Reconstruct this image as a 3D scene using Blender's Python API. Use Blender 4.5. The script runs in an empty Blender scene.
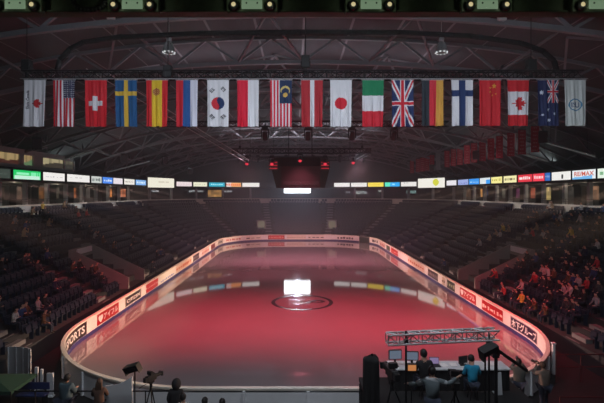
import bpy, bmesh, math, random
from math import sin, cos, pi, radians, sqrt
from mathutils import Vector, Matrix
R = random.Random(7)
S = bpy.context.scene
COL = S.collection

# ------------------------------------------------------------------ camera
FPX, CX, CY = 444.0, 296.0, 193.0
CAMX, CAMZ = -0.45, 8.35
cam_d = bpy.data.cameras.new('camera'); cam = bpy.data.objects.new('camera', cam_d); COL.objects.link(cam)
cam.location = (CAMX, 0, CAMZ); cam.rotation_euler = (pi/2, 0, 0)
cam_d.sensor_width = 36; cam_d.lens = 36*FPX/604
cam_d.shift_x = (302-CX)/604.0; cam_d.shift_y = -(201.5-CY)/604.0
cam_d.clip_end = 400; cam_d.clip_start = 0.1
S.camera = cam

def P(px, py, d):
    return Vector((CAMX+(px-CX)/FPX*d, d, CAMZ-(py-CY)/FPX*d))
def lin(c):
    c = c/255.0
    return c/12.92 if c <= .04045 else ((c+.055)/1.055)**2.4
def rgb(r, g, b): return (lin(r), lin(g), lin(b), 1.0)

# ------------------------------------------------------------------ materials
def mat(name, col, rough=.7, metal=0, emit=None, es=0, noise=0, nscale=8, spec=.5, trans=0, ior=1.45):
    m = bpy.data.materials.new(name); m.use_nodes = True
    nt = m.node_tree; b = nt.nodes['Principled BSDF']
    b.inputs['Base Color'].default_value = col
    b.inputs['Roughness'].default_value = rough
    b.inputs['Metallic'].default_value = metal
    b.inputs['Specular IOR Level'].default_value = spec
    b.inputs['IOR'].default_value = ior
    b.inputs['Transmission Weight'].default_value = trans
    if emit:
        b.inputs['Emission Color'].default_value = emit; b.inputs['Emission Strength'].default_value = es
    if noise:
        tc = nt.nodes.new('ShaderNodeTexCoord'); n = nt.nodes.new('ShaderNodeTexNoise')
        n.inputs['Scale'].default_value = nscale; n.inputs['Detail'].default_value = 5
        nt.links.new(tc.outputs['Object'], n.inputs['Vector'])
        mx = nt.nodes.new('ShaderNodeMix'); mx.data_type = 'RGBA'
        mx.inputs[6].default_value = tuple(max(0, c*(1-noise)) for c in col[:3])+(1,)
        mx.inputs[7].default_value = tuple(min(1, c*(1+noise)) for c in col[:3])+(1,)
        nt.links.new(n.outputs['Fac'], mx.inputs[0]); nt.links.new(mx.outputs[2], b.inputs['Base Color'])
        r = nt.nodes.new('ShaderNodeMath'); r.operation = 'MULTIPLY_ADD'
        r.inputs[1].default_value = .2; r.inputs[2].default_value = max(0, rough-.1)
        nt.links.new(n.outputs['Fac'], r.inputs[0]); nt.links.new(r.outputs[0], b.inputs['Roughness'])
    return m
def print_mat(name, rough=.6, emit=0.0):
    m = bpy.data.materials.new(name); m.use_nodes = True
    nt = m.node_tree; b = nt.nodes['Principled BSDF']
    a = nt.nodes.new('ShaderNodeVertexColor'); a.layer_name = 'Col'
    b.inputs['Roughness'].default_value = rough
    if emit:
        b.inputs['Base Color'].default_value = (.02, .02, .02, 1)
        nt.links.new(a.outputs['Color'], b.inputs['Emission Color']); b.inputs['Emission Strength'].default_value = emit
    else:
        nt.links.new(a.outputs['Color'], b.inputs['Base Color'])
    return m
M = {}
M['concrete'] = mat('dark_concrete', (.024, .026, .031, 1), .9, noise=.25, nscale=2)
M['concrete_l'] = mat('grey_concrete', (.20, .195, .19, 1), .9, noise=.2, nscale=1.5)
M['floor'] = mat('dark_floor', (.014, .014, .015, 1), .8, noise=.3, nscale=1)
M['step'] = mat('step_edge', (.16, .16, .17, 1), .9, noise=.2)
M['deck'] = mat('roof_deck', (.06, .056, .062, 1), .8, noise=.2, nscale=.7)
M['steel'] = mat('roof_steel', (.20, .20, .215, 1), .6, noise=.15, nscale=1)
M['wall'] = mat('dark_wall', (.06, .06, .062, 1), .9, noise=.2, nscale=.6)
M['fascia'] = mat('fascia', (.05, .055, .055, 1), .8, noise=.2, nscale=.8)
M['column'] = mat('column_paint', (.34, .36, .38, 1), .7, noise=.15)
M['black'] = mat('black_plastic', (.012, .012, .013, 1), .5, noise=.3)
M['blackm'] = mat('black_metal', (.018, .018, .02, 1), .45, .5, noise=.2)
M['alu'] = mat('aluminium', (.60, .61, .63, 1), .4, .35, noise=.15)
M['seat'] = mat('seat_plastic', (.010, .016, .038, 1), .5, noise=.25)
M['board'] = mat('board_white', (.80, .78, .76, 1), .35, noise=.05, nscale=1.5)
M['back'] = mat('board_back', (.80, .81, .84, 1), .6, noise=.1, nscale=2)
M['coping'] = mat('board_coping', (.82, .76, .66, 1), .4, noise=.06)
M['kick'] = mat('kick_plate_blue', (.035, .035, .15, 1), .4, noise=.15)
M['white'] = mat('white_panel', (.62, .64, .67, 1), .6, noise=.08, nscale=2)
M['cloth_black'] = mat('black_cloth', (.010, .010, .011, 1), .95, noise=.3)
M['green'] = mat('green_cloth', (.012, .05, .03, 1), .9, noise=.2)
M['blue'] = mat('blue_paint', (.015, .03, .12, 1), .6, noise=.15)
M['redlit_rail'] = mat('red_lit_rail', (.09, .015, .018, 1), .5, noise=.15)  # red of the stage light is put into the rail colour
M['print'] = print_mat('printed_cloth', .75)
M['boardprint'] = print_mat('printed_board', .35)
M['led'] = print_mat('lit_display', .5, 1.2)
M['banner'] = mat('banner_red', (.19, .018, .03, 1), .85, noise=.15, nscale=3)
M['banner_g'] = mat('banner_grey', (.3, .3, .3, 1), .85, noise=.15, nscale=3)
M['txtw'] = mat('white_lettering', (.82, .80, .80, 1), .5, noise=.04)
M['txtd'] = mat('dark_lettering', (.03, .03, .06, 1), .5, noise=.1)
M['txto'] = mat('orange_lettering', (.55, .12, .02, 1), .5, noise=.1)
M['txtb'] = mat('blue_lettering', (.04, .12, .45, 1), .5, noise=.1)
M['txtbanner'] = mat('faded_lettering', (.5, .28, .28, 1), .8, noise=.1)
M['logo'] = mat('ice_logo_paint', (.035, .006, .025, 1), .15, noise=.2, spec=.6)
M['logo_p'] = mat('ice_logo_pale', (.30, .12, .22, 1), .15, noise=.2, spec=.6)
M['greenbox'] = mat('fixture_green_black', (.085, .115, .07, 1), .6, noise=.3)
M['skin'] = mat('skin', (.45, .25, .18, 1), .55, noise=.08)
M['hair_d'] = mat('hair_dark', (.012, .009, .008, 1), .6, noise=.3, nscale=30)
M['hair_b'] = mat('hair_brown', (.07, .035, .02, 1), .6, noise=.3, nscale=30)
M['jeans'] = mat('dark_jeans', (.02, .025, .045, 1), .9, noise=.2)
M['shoes'] = mat('dark_shoes', (.015, .015, .015, 1), .6, noise=.2)
M['eye'] = mat('eye_dark', (.02, .015, .012, 1), .2, noise=.1)
M['glass'] = mat('lamp_glass', (.25, .26, .27, 1), .3, trans=.6, noise=.05)
def em(name, col, s): return mat(name, (.02, .02, .02, 1), .5, emit=col, es=s)
M['screen'] = em('lit_screen', (.88, .94, 1, 1), 4.5)
M['red_led'] = em('red_lens', (1, .05, .09, 1), .8)
M['pale_led'] = em('pale_green_lens', rgb(150, 180, 145), .42)
M['yel_led'] = em('warm_lens', rgb(215, 195, 140), .7)
M['mon_led'] = em('monitor_image', rgb(150, 165, 190), .35)
M['lil_led'] = em('laptop_image', rgb(170, 150, 200), .5)
M['ora_led'] = em('orange_monitor_image', rgb(230, 150, 90), .6)

# ice
def ice_mat():
    m = bpy.data.materials.new('ice'); m.use_nodes = True
    nt = m.node_tree; b = nt.nodes['Principled BSDF']
    tc = nt.nodes.new('ShaderNodeTexCoord'); n = nt.nodes.new('ShaderNodeTexNoise')
    n.inputs['Scale'].default_value = .35; n.inputs['Detail'].default_value = 6
    nt.links.new(tc.outputs['Object'], n.inputs['Vector'])
    mx = nt.nodes.new('ShaderNodeMix'); mx.data_type = 'RGBA'
    mx.inputs[6].default_value = (.24, .22, .235, 1); mx.inputs[7].default_value = (.29, .27, .285, 1)
    nt.links.new(n.outputs['Fac'], mx.inputs[0]); nt.links.new(mx.outputs[2], b.inputs['Base Color'])
    n2 = nt.nodes.new('ShaderNodeTexNoise'); n2.inputs['Scale'].default_value = 3.0; n2.inputs['Detail'].default_value = 8
    nt.links.new(tc.outputs['Object'], n2.inputs['Vector'])
    r = nt.nodes.new('ShaderNodeMath'); r.operation = 'MULTIPLY_ADD'; r.inputs[1].default_value = .03; r.inputs[2].default_value = .025
    nt.links.new(n2.outputs['Fac'], r.inputs[0]); nt.links.new(r.outputs[0], b.inputs['Roughness'])
    b.inputs['IOR'].default_value = 1.9
    return m
M['ice'] = ice_mat()

# ------------------------------------------------------------------ mesh builder
class MB:
    def __init__(s): s.v = []; s.f = []; s.mi = []; s.c = []
    def face(s, idx, mi=0, c=None): s.f.append(tuple(idx)); s.mi.append(mi); s.c.append(c)
    def quad(s, a, b, c, d, mi=0, col=None):
        n = len(s.v); s.v += [tuple(a), tuple(b), tuple(c), tuple(d)]; s.face((n, n+1, n+2, n+3), mi, col)
    def frame(s, o, ax, ay, az, mi=0):
        """box from a corner and three edge vectors"""
        o = Vector(o); ax = Vector(ax); ay = Vector(ay); az = Vector(az)
        if ax.cross(ay).dot(az) < 0: o = o+ax; ax = -ax
        n = len(s.v)
        for k in range(8):
            s.v.append(tuple(o+(ax if k & 1 else Vector())+(ay if k & 2 else Vector())+(az if k & 4 else Vector())))
        for q in ((0, 2, 3, 1), (4, 5, 7, 6), (0, 1, 5, 4), (2, 6, 7, 3), (0, 4, 6, 2), (1, 3, 7, 5)):
            s.face([n+i for i in q], mi)
    def box(s, c, d, rz=0, mi=0, rx=0):
        m = Matrix.Rotation(rz, 3, 'Z') @ Matrix.Rotation(rx, 3, 'X')
        ax, ay, az = m @ Vector((d[0], 0, 0)), m @ Vector((0, d[1], 0)), m @ Vector((0, 0, d[2]))
        s.frame(Vector(c)-(ax+ay+az)/2, ax, ay, az, mi)
    def bar(s, a, b, w, h=None, mi=0):
        a = Vector(a); b = Vector(b); h = h or w
        d = b-a; up = Vector((0, 0, 1)) if abs(d.normalized().z) < .95 else Vector((0, 1, 0))
        x = d.cross(up).normalized()*w; z = x.cross(d).normalized()*h
        s.frame(a-x/2-z/2, x, z, d, mi)
    def tube(s, a, b, r, n=8, r2=None, mi=0):
        a = Vector(a); b = Vector(b); r2 = r if r2 is None else r2
        d = b-a; up = Vector((0, 0, 1)) if abs(d.normalized().z) < .95 else Vector((0, 1, 0))
        x = d.cross(up).normalized(); y = x.cross(d).normalized()
        k = len(s.v)
        for p, rr in ((a, r), (b, r2)):
            for i in range(n):
                t = 2*pi*i/n; s.v.append(tuple(p+(x*cos(t)+y*sin(t))*rr))
        for i in range(n):
            j = (i+1) % n; s.face((k+i, k+n+i, k+n+j, k+j), mi)
        s.face([k+i for i in range(n)], mi); s.face([k+n+i for i in reversed(range(n))], mi)
    def pipe(s, pts, r, n=8):
        for a, b in zip(pts, pts[1:]): s.tube(a, b, r, n)
    def lathe(s, o, prof, n=16, axis='Z', mi=0):
        o = Vector(o); k = len(s.v)
        for (r, h) in prof:
            for i in range(n):
                t = 2*pi*i/n
                q = Vector((r*cos(t), r*sin(t), h)) if axis == 'Z' else Vector((r*cos(t), h, r*sin(t)))
                s.v.append(tuple(o+q))
        for a in range(len(prof)-1):
            for i in range(n):
                j = (i+1) % n; s.face((k+a*n+i, k+a*n+j, k+(a+1)*n+j, k+(a+1)*n+i), mi)
        s.face([k+i for i in reversed(range(n))], mi)
        e = k+(len(prof)-1)*n; s.face([e+i for i in range(n)], mi)
    def ellipsoid(s, o, r, nu=16, nv=10, mi=0, keep=None):
        o = Vector(o); k = len(s.v)
        for a in range(nv+1):
            t = pi*a/nv
            for i in range(nu):
                p = 2*pi*i/nu
                s.v.append((o.x+r[0]*sin(t)*cos(p), o.y+r[1]*sin(t)*sin(p), o.z+r[2]*cos(t)))
        for a in range(nv):
            for i in range(nu):
                j = (i+1) % nu
                q = (k+a*nu+i, k+(a+1)*nu+i, k+(a+1)*nu+j, k+a*nu+j)
                if keep:
                    c = sum((Vector(s.v[x]) for x in q), Vector())/4-o
                    if not keep(c.x/r[0], c.y/r[1], c.z/r[2]): continue
                s.face(q, mi)
    def prism(s, pts, d):
        """extrude a planar polygon by vector d"""
        d = Vector(d); k = len(s.v); n = len(pts)
        s.v += [tuple(p) for p in pts]+[tuple(Vector(p)+d) for p in pts]
        s.face(list(range(k, k+n))[::-1]); s.face(range(k+n, k+2*n))
        for i in range(n):
            j = (i+1) % n; s.face((k+i, k+j, k+n+j, k+n+i))
    def grid(s, fn, nu, nv, colfn=None, back=False):
        """fn(u,v)->point ; v runs from the top"""
        k = len(s.v)
        for b in range(nv+1):
            for a in range(nu+1): s.v.append(tuple(fn(a/nu, b/nv)))
        for b in range(nv):
            for a in range(nu):
                q = (k+b*(nu+1)+a, k+(b+1)*(nu+1)+a, k+(b+1)*(nu+1)+a+1, k+b*(nu+1)+a+1)
                if back: q = q[::-1]
                s.face(q, 0, colfn((a+.5)/nu, (b+.5)/nv) if colfn else None)
    def build(s, name, m=None, parent=None, smooth=False, bevel=0, normals=False):
        me = bpy.data.meshes.new(name)
        me.from_pydata([tuple(x) for x in s.v], [], s.f)
        ms = m if isinstance(m, (list, tuple)) else [m]
        for x in ms: me.materials.append(x)
        if len(ms) > 1: me.polygons.foreach_set('material_index', s.mi)
        if any(c is not None for c in s.c):
            ca = me.color_attributes.new('Col', 'FLOAT_COLOR', 'CORNER'); buf = []
            for p in me.polygons:
                c = s.c[p.index] or (1, 1, 1, 1); buf += list(c)*p.loop_total
            ca.data.foreach_set('color', buf)
        if bevel or normals:
            bm = bmesh.new(); bm.from_mesh(me)
            if normals: bmesh.ops.recalc_face_normals(bm, faces=bm.faces)
            if bevel:
                ed = [e for e in bm.edges if len(e.link_faces) == 2 and e.calc_face_angle(0) > .6]
                bmesh.ops.bevel(bm, geom=ed, offset=bevel, segments=1, affect='EDGES', clamp_overlap=True)
            bm.to_mesh(me); bm.free()
        if smooth: me.polygons.foreach_set('use_smooth', [True]*len(me.polygons))
        me.update()
        o = bpy.data.objects.new(name, me); COL.objects.link(o)
        if parent is not None: o.parent = parent; o.matrix_parent_inverse = parent.matrix_basis.inverted()
        return o

def tag(o, label, cat, group=None, kind=None):
    o['label'] = label; o['category'] = cat
    if group: o['group'] = group
    if kind: o['kind'] = kind
    return o
def struct(o): o['kind'] = 'structure'; return o
def empty(name, loc, label=None, cat=None, group=None):
    o = bpy.data.objects.new(name, None); COL.objects.link(o); o.location = loc; o.empty_display_size = .1
    if label: tag(o, label, cat, group)
    return o
def text_mesh(s):
    """outline mesh of a string, normalised: x from 0 to 1, y from 0 to 1; returns verts, faces, aspect"""
    c = bpy.data.curves.new('t', 'FONT'); c.body = s; c.resolution_u = 3; c.offset = .022
    o = bpy.data.objects.new('t', c); COL.objects.link(o)
    dg = bpy.context.evaluated_depsgraph_get()
    me = bpy.data.meshes.new_from_object(o.evaluated_get(dg))
    vs = [v.co.copy() for v in me.vertices]; fs = [tuple(p.vertices) for p in me.polygons]
    bpy.data.objects.remove(o); bpy.data.curves.remove(c); bpy.data.meshes.remove(me)
    x0 = min(v.x for v in vs); x1 = max(v.x for v in vs); y0 = min(v.y for v in vs); y1 = max(v.y for v in vs)
    return [((v.x-x0)/(x1-x0), (v.y-y0)/(y1-y0)) for v in vs], fs, (x1-x0)/(y1-y0)
TXT = {}
def lettering(s, fn, m, parent, name='lettering'):
    if s not in TXT: TXT[s] = text_mesh(s)
    vs, fs, _ = TXT[s]
    b = MB(); b.v = [tuple(fn(x, y)) for x, y in vs]
    for f in fs: b.face(f)
    return b.build(name, m, parent)

# ------------------------------------------------------------------ rink outline
Y0, Y1, HW, RC = 16.7, 77.7, 12.5, 8.5
QA = pi/2*RC; HC = HW-RC
SEG = [('near', HC), ('c1', QA), ('left', Y1-Y0-2*RC), ('c2', QA), ('far', 2*HC), ('c3', QA), ('right', Y1-Y0-2*RC), ('c4', QA), ('near2', HC)]
RLEN = sum(l for _, l in SEG)
YA, YB = Y0+RC, Y1-RC
def rink(s, off=0.0):
    """point on the rink outline, off metres outside; with its outward normal"""
    s = s % RLEN
    for nm, l in SEG:
        if s <= l+1e-9: break
        s -= l
    if nm == 'near': return Vector((-s, Y0-off, 0)), Vector((0, -1, 0))
    if nm == 'near2': return Vector((HC-s, Y0-off, 0)), Vector((0, -1, 0))
    if nm == 'far': return Vector((-HC+s, Y1+off, 0)), Vector((0, 1, 0))
    if nm == 'left': return Vector((-HW-off, YA+s, 0)), Vector((-1, 0, 0))
    if nm == 'right': return Vector((HW+off, YB-s, 0)), Vector((1, 0, 0))
    t = s/RC
    if nm == 'c1': n = Vector((-sin(t), -cos(t), 0)); c = Vector((-HC, YA, 0))
    if nm == 'c2': n = Vector((-cos(t), sin(t), 0)); c = Vector((-HC, YB, 0))
    if nm == 'c3': n = Vector((sin(t), cos(t), 0)); c = Vector((HC, YB, 0))
    if nm == 'c4': n = Vector((cos(t), -sin(t), 0)); c = Vector((HC, YA, 0))
    return c+n*(RC+off), n
LS = Y1-Y0-2*RC
S_L0, S_L1 = HC+QA, HC+QA+LS
S_R0 = S_L1+QA+2*HC+QA; S_R1 = S_R0+LS
YU0 = -6.0
LU = YB-YU0
def bowl(s, off):
    """U-shaped seating outline: left side, far end, right side"""
    if s <= LU: return Vector((-HW-off, YU0+s, 0)), Vector((-1, 0, 0))
    s2 = s-LU
    if s2 <= QA+2*HC+QA: return rink(S_L1+s2, off)
    return Vector((HW+off, YB-(s2-QA-9-QA), 0)), Vector((1, 0, 0))
ULEN = 2*LU+2*QA+2*HC
def usamples():
    o = [0, LU/2, LU]
    o += [LU+QA*k/14 for k in range(1, 15)]; o += [LU+QA+2*HC]
    o += [LU+QA+2*HC+QA*k/14 for k in range(1, 15)]; o += [ULEN-LU/2, ULEN]
    return o
US = usamples()
def projx(p): return CX+FPX*(p.x-CAMX)/p.y
def find(fn, px, s0, s1, n=4000):
    best = None
    for k in range(n+1):
        s = s0+(s1-s0)*k/n; p = fn(s)
        if p.y < 2: continue
        e = abs(projx(p)-px)
        if best is None or e < best[0]: best = (e, s)
    return best[1]
def sweep(b, ss, fn, prof, closed=False, mi=0):
    """prof: list of (off, z)"""
    k = len(b.v); n = len(prof)
    for s in ss:
        for off, z in prof:
            p = fn(s, off)[0]; b.v.append((p.x, p.y, z))
    m = len(ss)
    for i in range(m if closed else m-1):
        j = (i+1) % m
        for a in range(n-1):
            b.face((k+i*n+a, k+i*n+a+1, k+j*n+a+1, k+j*n+a), mi)

# ------------------------------------------------------------------ shell
WX, WY0, WY1 = 32.0, -10.0, 97.0
b = MB(); b.box((0, (WY0+WY1)/2, -.15), (2*WX, WY1-WY0, .2)); struct(b.build('floor', M['floor']))
def roof_z(x): return 16.4-.0048*x*x-2.0e-6*x**4
for nm, x in (('wall_left', -WX-.15), ('wall_right', WX+.15)):
    b = MB(); b.box((x, (WY0+WY1)/2, 6), (.3, WY1-WY0, 12.2)); struct(b.build(nm, M['wall']))
for nm, y in (('wall_far', WY1+.15), ('wall_near', WY0-.15)):
    b = MB(); b.box((0, y, 9.2), (2*WX+.6, .3, 18.8)); struct(b.build(nm, M['wall']))
b = MB(); NX = 32
xs = [-WX-.3+(2*WX+.6)*k/NX for k in range(NX+1)]
for a in range(NX):
    for y0, y1 in ((WY0-.3, WY1+.3),):
        b.quad((xs[a], y0, roof_z(xs[a])+1.9), (xs[a], y1, roof_z(xs[a])+1.9), (xs[a+1], y1, roof_z(xs[a+1])+1.9), (xs[a+1], y0, roof_z(xs[a+1])+1.9))
o = b.build('ceiling', M['deck']); struct(o)
md = o.modifiers.new('thick', 'SOLIDIFY'); md.thickness = .3; md.offset = 1
# purlins
b = MB()
for k in range(-11, 12):
    x = k*2.75
    b.box((x, (WY0+WY1)/2, roof_z(x)+1.72), (.14, WY1-WY0, .26))
struct(b.build('trim_purlins', M['steel']))
# arched roof trusses
for k in range(11):
    Y = 20+7.3*k
    b = MB(); n = 15; sp = 4.0
    for i in range(-n, n+1):
        for q in range(2):
            xa = (i+q*.5)*sp/2; xb = (i+q*.5+.5)*sp/2
            if abs(xa) > WX-.4 or abs(xb) > WX-.4: continue
            b.bar((xa, Y, roof_z(xa)), (xb, Y, roof_z(xb)), .22, .24)
            b.bar((xa, Y, roof_z(xa)+1.5), (xb, Y, roof_z(xb)+1.5), .2, .2)
    for i in range(-7, 8):
        xb = i*sp
        for dx in (-sp/2, sp/2):
            xt = xb+dx
            if abs(xt) > WX-1: continue
            b.bar((xb, Y, roof_z(xb)+.05), (xt, Y, roof_z(xt)+1.5), .13)
        # cross bracing back to the next truss
        if k < 10:
            b.bar((xb, Y, roof_z(xb)+.05), (xb+(sp/2 if i % 2 else -sp/2), Y+3.65, roof_z(xb)+1.6), .12)
            b.bar((xb+(sp/2 if i % 2 else -sp/2), Y+3.65, roof_z(xb)+1.6), (xb, Y+7.3, roof_z(xb)+.05), .12)
    struct(b.build('roof_truss', M['steel']))

# ------------------------------------------------------------------ seating bowl
NR = 13; RO, RD, RH, RZ = .95, .89, .45, .9
b = MB(); prof = [(RO, -.05), (RO, RZ)]
for i in range(NR):
    prof += [(RO+RD*(i+1), RZ+RH*i)]
    if i < NR-1: prof += [(RO+RD*(i+1), RZ+RH*(i+1))]
prof[1] = (RO, RZ)
TOPO = RO+RD*NR; TOPZ = RZ+RH*(NR-1)
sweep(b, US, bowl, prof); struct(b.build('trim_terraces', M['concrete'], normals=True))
# concourse: front parapet, floor, back wall, upper slab
CF = TOPZ+.35
b = MB(); sweep(b, US, bowl, [(TOPO, TOPZ-.02), (TOPO, CF+.62), (TOPO+.18, CF+.62), (TOPO+.18, CF)]); struct(b.build('trim_parapet', mat('parapet_paint', (.62, .58, .53, 1), .85, noise=.2, nscale=.8), normals=True))
b = MB(); s = 30.0
while s < LU-2:
    p, n = bowl(s, TOPO-.03); b.frame((p.x, p.y, TOPZ+.30), (0, 2.1, 0), (.025, 0, 0), (0, 0, .55)); s += 2.5
struct(b.build('trim_parapet_panels', M['white']))
b = MB(); sweep(b, US, bowl, [(TOPO+.18, CF), (TOPO+6.2, CF)]); struct(b.build('trim_concourse_floor', M['concrete'], normals=True))
b = MB(); sweep(b, US, bowl, [(TOPO+5.6, CF), (TOPO+5.6, 9.35)]); struct(b.build('trim_concourse_wall', M['wall'], normals=True))
RINGO = 12.6
b = MB(); sweep(b, US, bowl, [(TOPO+6.2, 9.35), (RINGO+.1, 9.35), (RINGO+.1, 10.6), (RINGO+1.2, 10.6), (TOPO+6.2, 10.6)]); struct(b.build('trim_fascia', M['fascia'], normals=True))
# handrail of the concourse
b = MB()
for k, s in enumerate(US[:-1]):
    for h in (.92, 1.12):
        a_ = bowl(s, TOPO+.1)[0]+Vector((0, 0, CF+h)); c_ = bowl(US[k+1], TOPO+.1)[0]+Vector((0, 0, CF+h)); b.tube(a_, c_, .02, 6)
s = 20
while s < ULEN-20:
    p = bowl(s, TOPO+.1)[0]; b.tube(p+Vector((0, 0, CF+.5)), p+Vector((0, 0, CF+1.12)), .018, 5); s += 2
struct(b.build('trim_handrail', M['blackm']))
# columns of the concourse
s = 22.0; nc = 0
while s < ULEN-21:
    if not (LU+QA-1 < s < LU+QA+2*HC+1):
        p, n = bowl(s, TOPO+1.0); t = Vector((-n.y, n.x, 0))
        b = MB(); b.frame(p-n*.18-t*.18+Vector((0, 0, CF)), n*.36, t*.36, Vector((0, 0, 9.35-CF)))
        b.frame(p-n*.24-t*.24+Vector((0, 0, CF)), n*.48, t*.48, Vector((0, 0, .12)))
        struct(b.build('trim_column', M['column'], bevel=.02))
    s += 3.7 if (s < LU or s > ULEN-LU) else 2.2
# aisles
AY = [21.5, 30.7, 40.0, 49.6, 59.0, 67.5]
AISLE = [y-YU0 for y in AY]+[LU+QA*.5, LU+QA*.92]
AISLE += [ULEN-s for s in AISLE]
def aisle_w(s, off):
    return .7*(1 if (s <= LU or s >= ULEN-LU) else RC/(RC+off))
for s in AISLE:
    b = MB()
    for i in range(NR):
        for h in (0, 1):
            off = RO+RD*i+(.08 if h == 0 else .42); z = RZ+RH*i
            p, n = bowl(s, off); t = Vector((-n.y, n.x, 0))
            if h == 1 and i < NR-1:
                b.frame(p-t*.55+Vector((0, 0, z)), n*.37, t*1.1, Vector((0, 0, .2)))
            b.frame(p-t*.55+Vector((0, 0, z+(.2 if h else 0))), n*.07, t*1.1, Vector((0, 0, .015)))
    struct(b.build('trim_stairs', M['step']))
# vomitories on both sides
VY0, VY1, VR = 34.6, 38.2, 7
def in_vom(s, i):
    y = YU0+s if s <= LU else (YB-(s-LU-2*QA-2*HC) if s >= ULEN-LU else None)
    return y is not None and VY0-.75 < y < VY1+.75 and i < VR
for sg in (-1, 1):
    b = MB(); xa = HW+RO+.02; xb = HW+RO+RD*VR*.72
    for y in (VY0, VY1):
        pts = [(sg*xa, y-.1, RZ-.3), (sg*xb, y-.1, RZ-.3), (sg*xb, y-.1, RZ+RH*VR*.72+.75), (sg*xa, y-.1, RZ+.85)]
        b.prism(pts, (0, .2, 0))
    b.box((sg*(xb+.1), (VY0+VY1)/2, RZ+RH*VR*.72), (.2, VY1-VY0+.2, 1.5))
    struct(b.build('trim_vomitory_wall', M['concrete_l'], normals=True))
    b = MB(); b.box((sg*(xb-.06), (VY0+VY1)/2+.2, RZ+RH*VR*.72+.48), (.1, 2.5, .45))
    struct(b.build('trim_vomitory_header', M['white'], bevel=.015))
# lit doorways below the far stand
for px, k in ((261.5, 0), (332, 1)):
    s = find(lambda q: bowl(q, RO+2.4)[0], px, LU+QA*.5, ULEN-LU-QA*.5)
    p, n = bowl(s, RO+2.4); t = Vector((-n.y, n.x, 0)); z = RZ+.4
    b = MB()
    for q in (-1, 1): b.frame(p+t*(.75*q)-t*.1-n*.1+Vector((0, 0, z)), t*.2, n*.6, Vector((0, 0, 2.0)))
    b.frame(p-t*.85-n*.1+Vector((0, 0, z+1.9)), t*1.7, n*.6, Vector((0, 0, .25)))
    f = struct(b.build('door_%d' % (k+1), M['concrete_l']))
    b = MB(); b.frame(p-t*.65+n*.1+Vector((0, 0, z)), t*1.3, n*.05, Vector((0, 0, 1.9))); b.build('door_light', em('door_glow_%d' % k, rgb(190, 180, 150), .22), f)

# ------------------------------------------------------------------ seats
def seat_geom(b, p, n):
    """tip-up seat: n points up the stand (behind the sitter)"""
    t = Vector((-n.y, n.x, 0)); z = Vector((0, 0, 1)); f = -n
    o = Vector(p)
    b.frame(o-t*.23+n*.26+z*.42, t*.46, n*.05, z*.40+n*.08)            # back
    b.frame(o-t*.21+n*.10+z*.40, t*.42, n*.07, z*.36+n*.07)            # tipped-up pan
    b.frame(o-t*.26+n*.05+z*0, t*.03, n*.22, z*.55)                    # standard
    b.frame(o-t*.26-n*.12+z*.55, t*.045, n*.40, z*.03)                 # arm rest
seats = []
for i in range(NR):
    off = RO+RD*i+.34; s = 18.5
    while s < ULEN-18.5:
        sc = 1 if (s <= LU or s >= ULEN-LU) else ((RC+off)/RC if not (LU+QA < s < LU+QA+2*HC) else 1)
        ds = .55/sc
        ok = all(abs(s-a) > (.85 if (a <= LU or a >= ULEN-LU) else .9/sc) for a in AISLE) and not in_vom(s, i)
        p, n = bowl(s, off)
        if not (LU < s < ULEN-LU) and p.y < 17: ok = False
        for dpx in (261.5, 332):
            if ok and LU+QA*.5 < s < ULEN-LU-QA*.5 and i in (2, 3) and abs(projx(p)-dpx) < 7: ok = False
        if ok: seats.append((p+Vector((0, 0, RZ+RH*i)), n, i, s))
        s += ds

# ------------------------------------------------------------------ people
BONES = {}
def skin_mesh(nodes, edges, name, sub=1, root='pelvis'):
    """nodes: name -> (pos, (rx, ry)) ; grows a continuous surface"""
    names = list(nodes); ix = {k: i for i, k in enumerate(names)}
    me = bpy.data.meshes.new('sk'); me.from_pydata([tuple(nodes[k][0]) for k in names], [(ix[a], ix[c]) for a, c in edges], [])
    o = bpy.data.objects.new('sk', me); COL.objects.link(o)
    md = o.modifiers.new('s', 'SKIN'); md.use_smooth_shade = True; md.branch_smoothing = .3
    sv = me.skin_vertices[0].data
    for k in names:
        r = nodes[k][1]; sv[ix[k]].radius = r if isinstance(r, tuple) else (r, r)
        sv[ix[k]].use_root = (k == root)
    m2 = o.modifiers.new('u', 'SUBSURF'); m2.levels = sub; m2.render_levels = sub
    dg = bpy.context.evaluated_depsgraph_get()
    out = bpy.data.meshes.new_from_object(o.evaluated_get(dg)); out.name = name
    bpy.data.objects.remove(o); bpy.data.meshes.remove(me)
    return out
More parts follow.
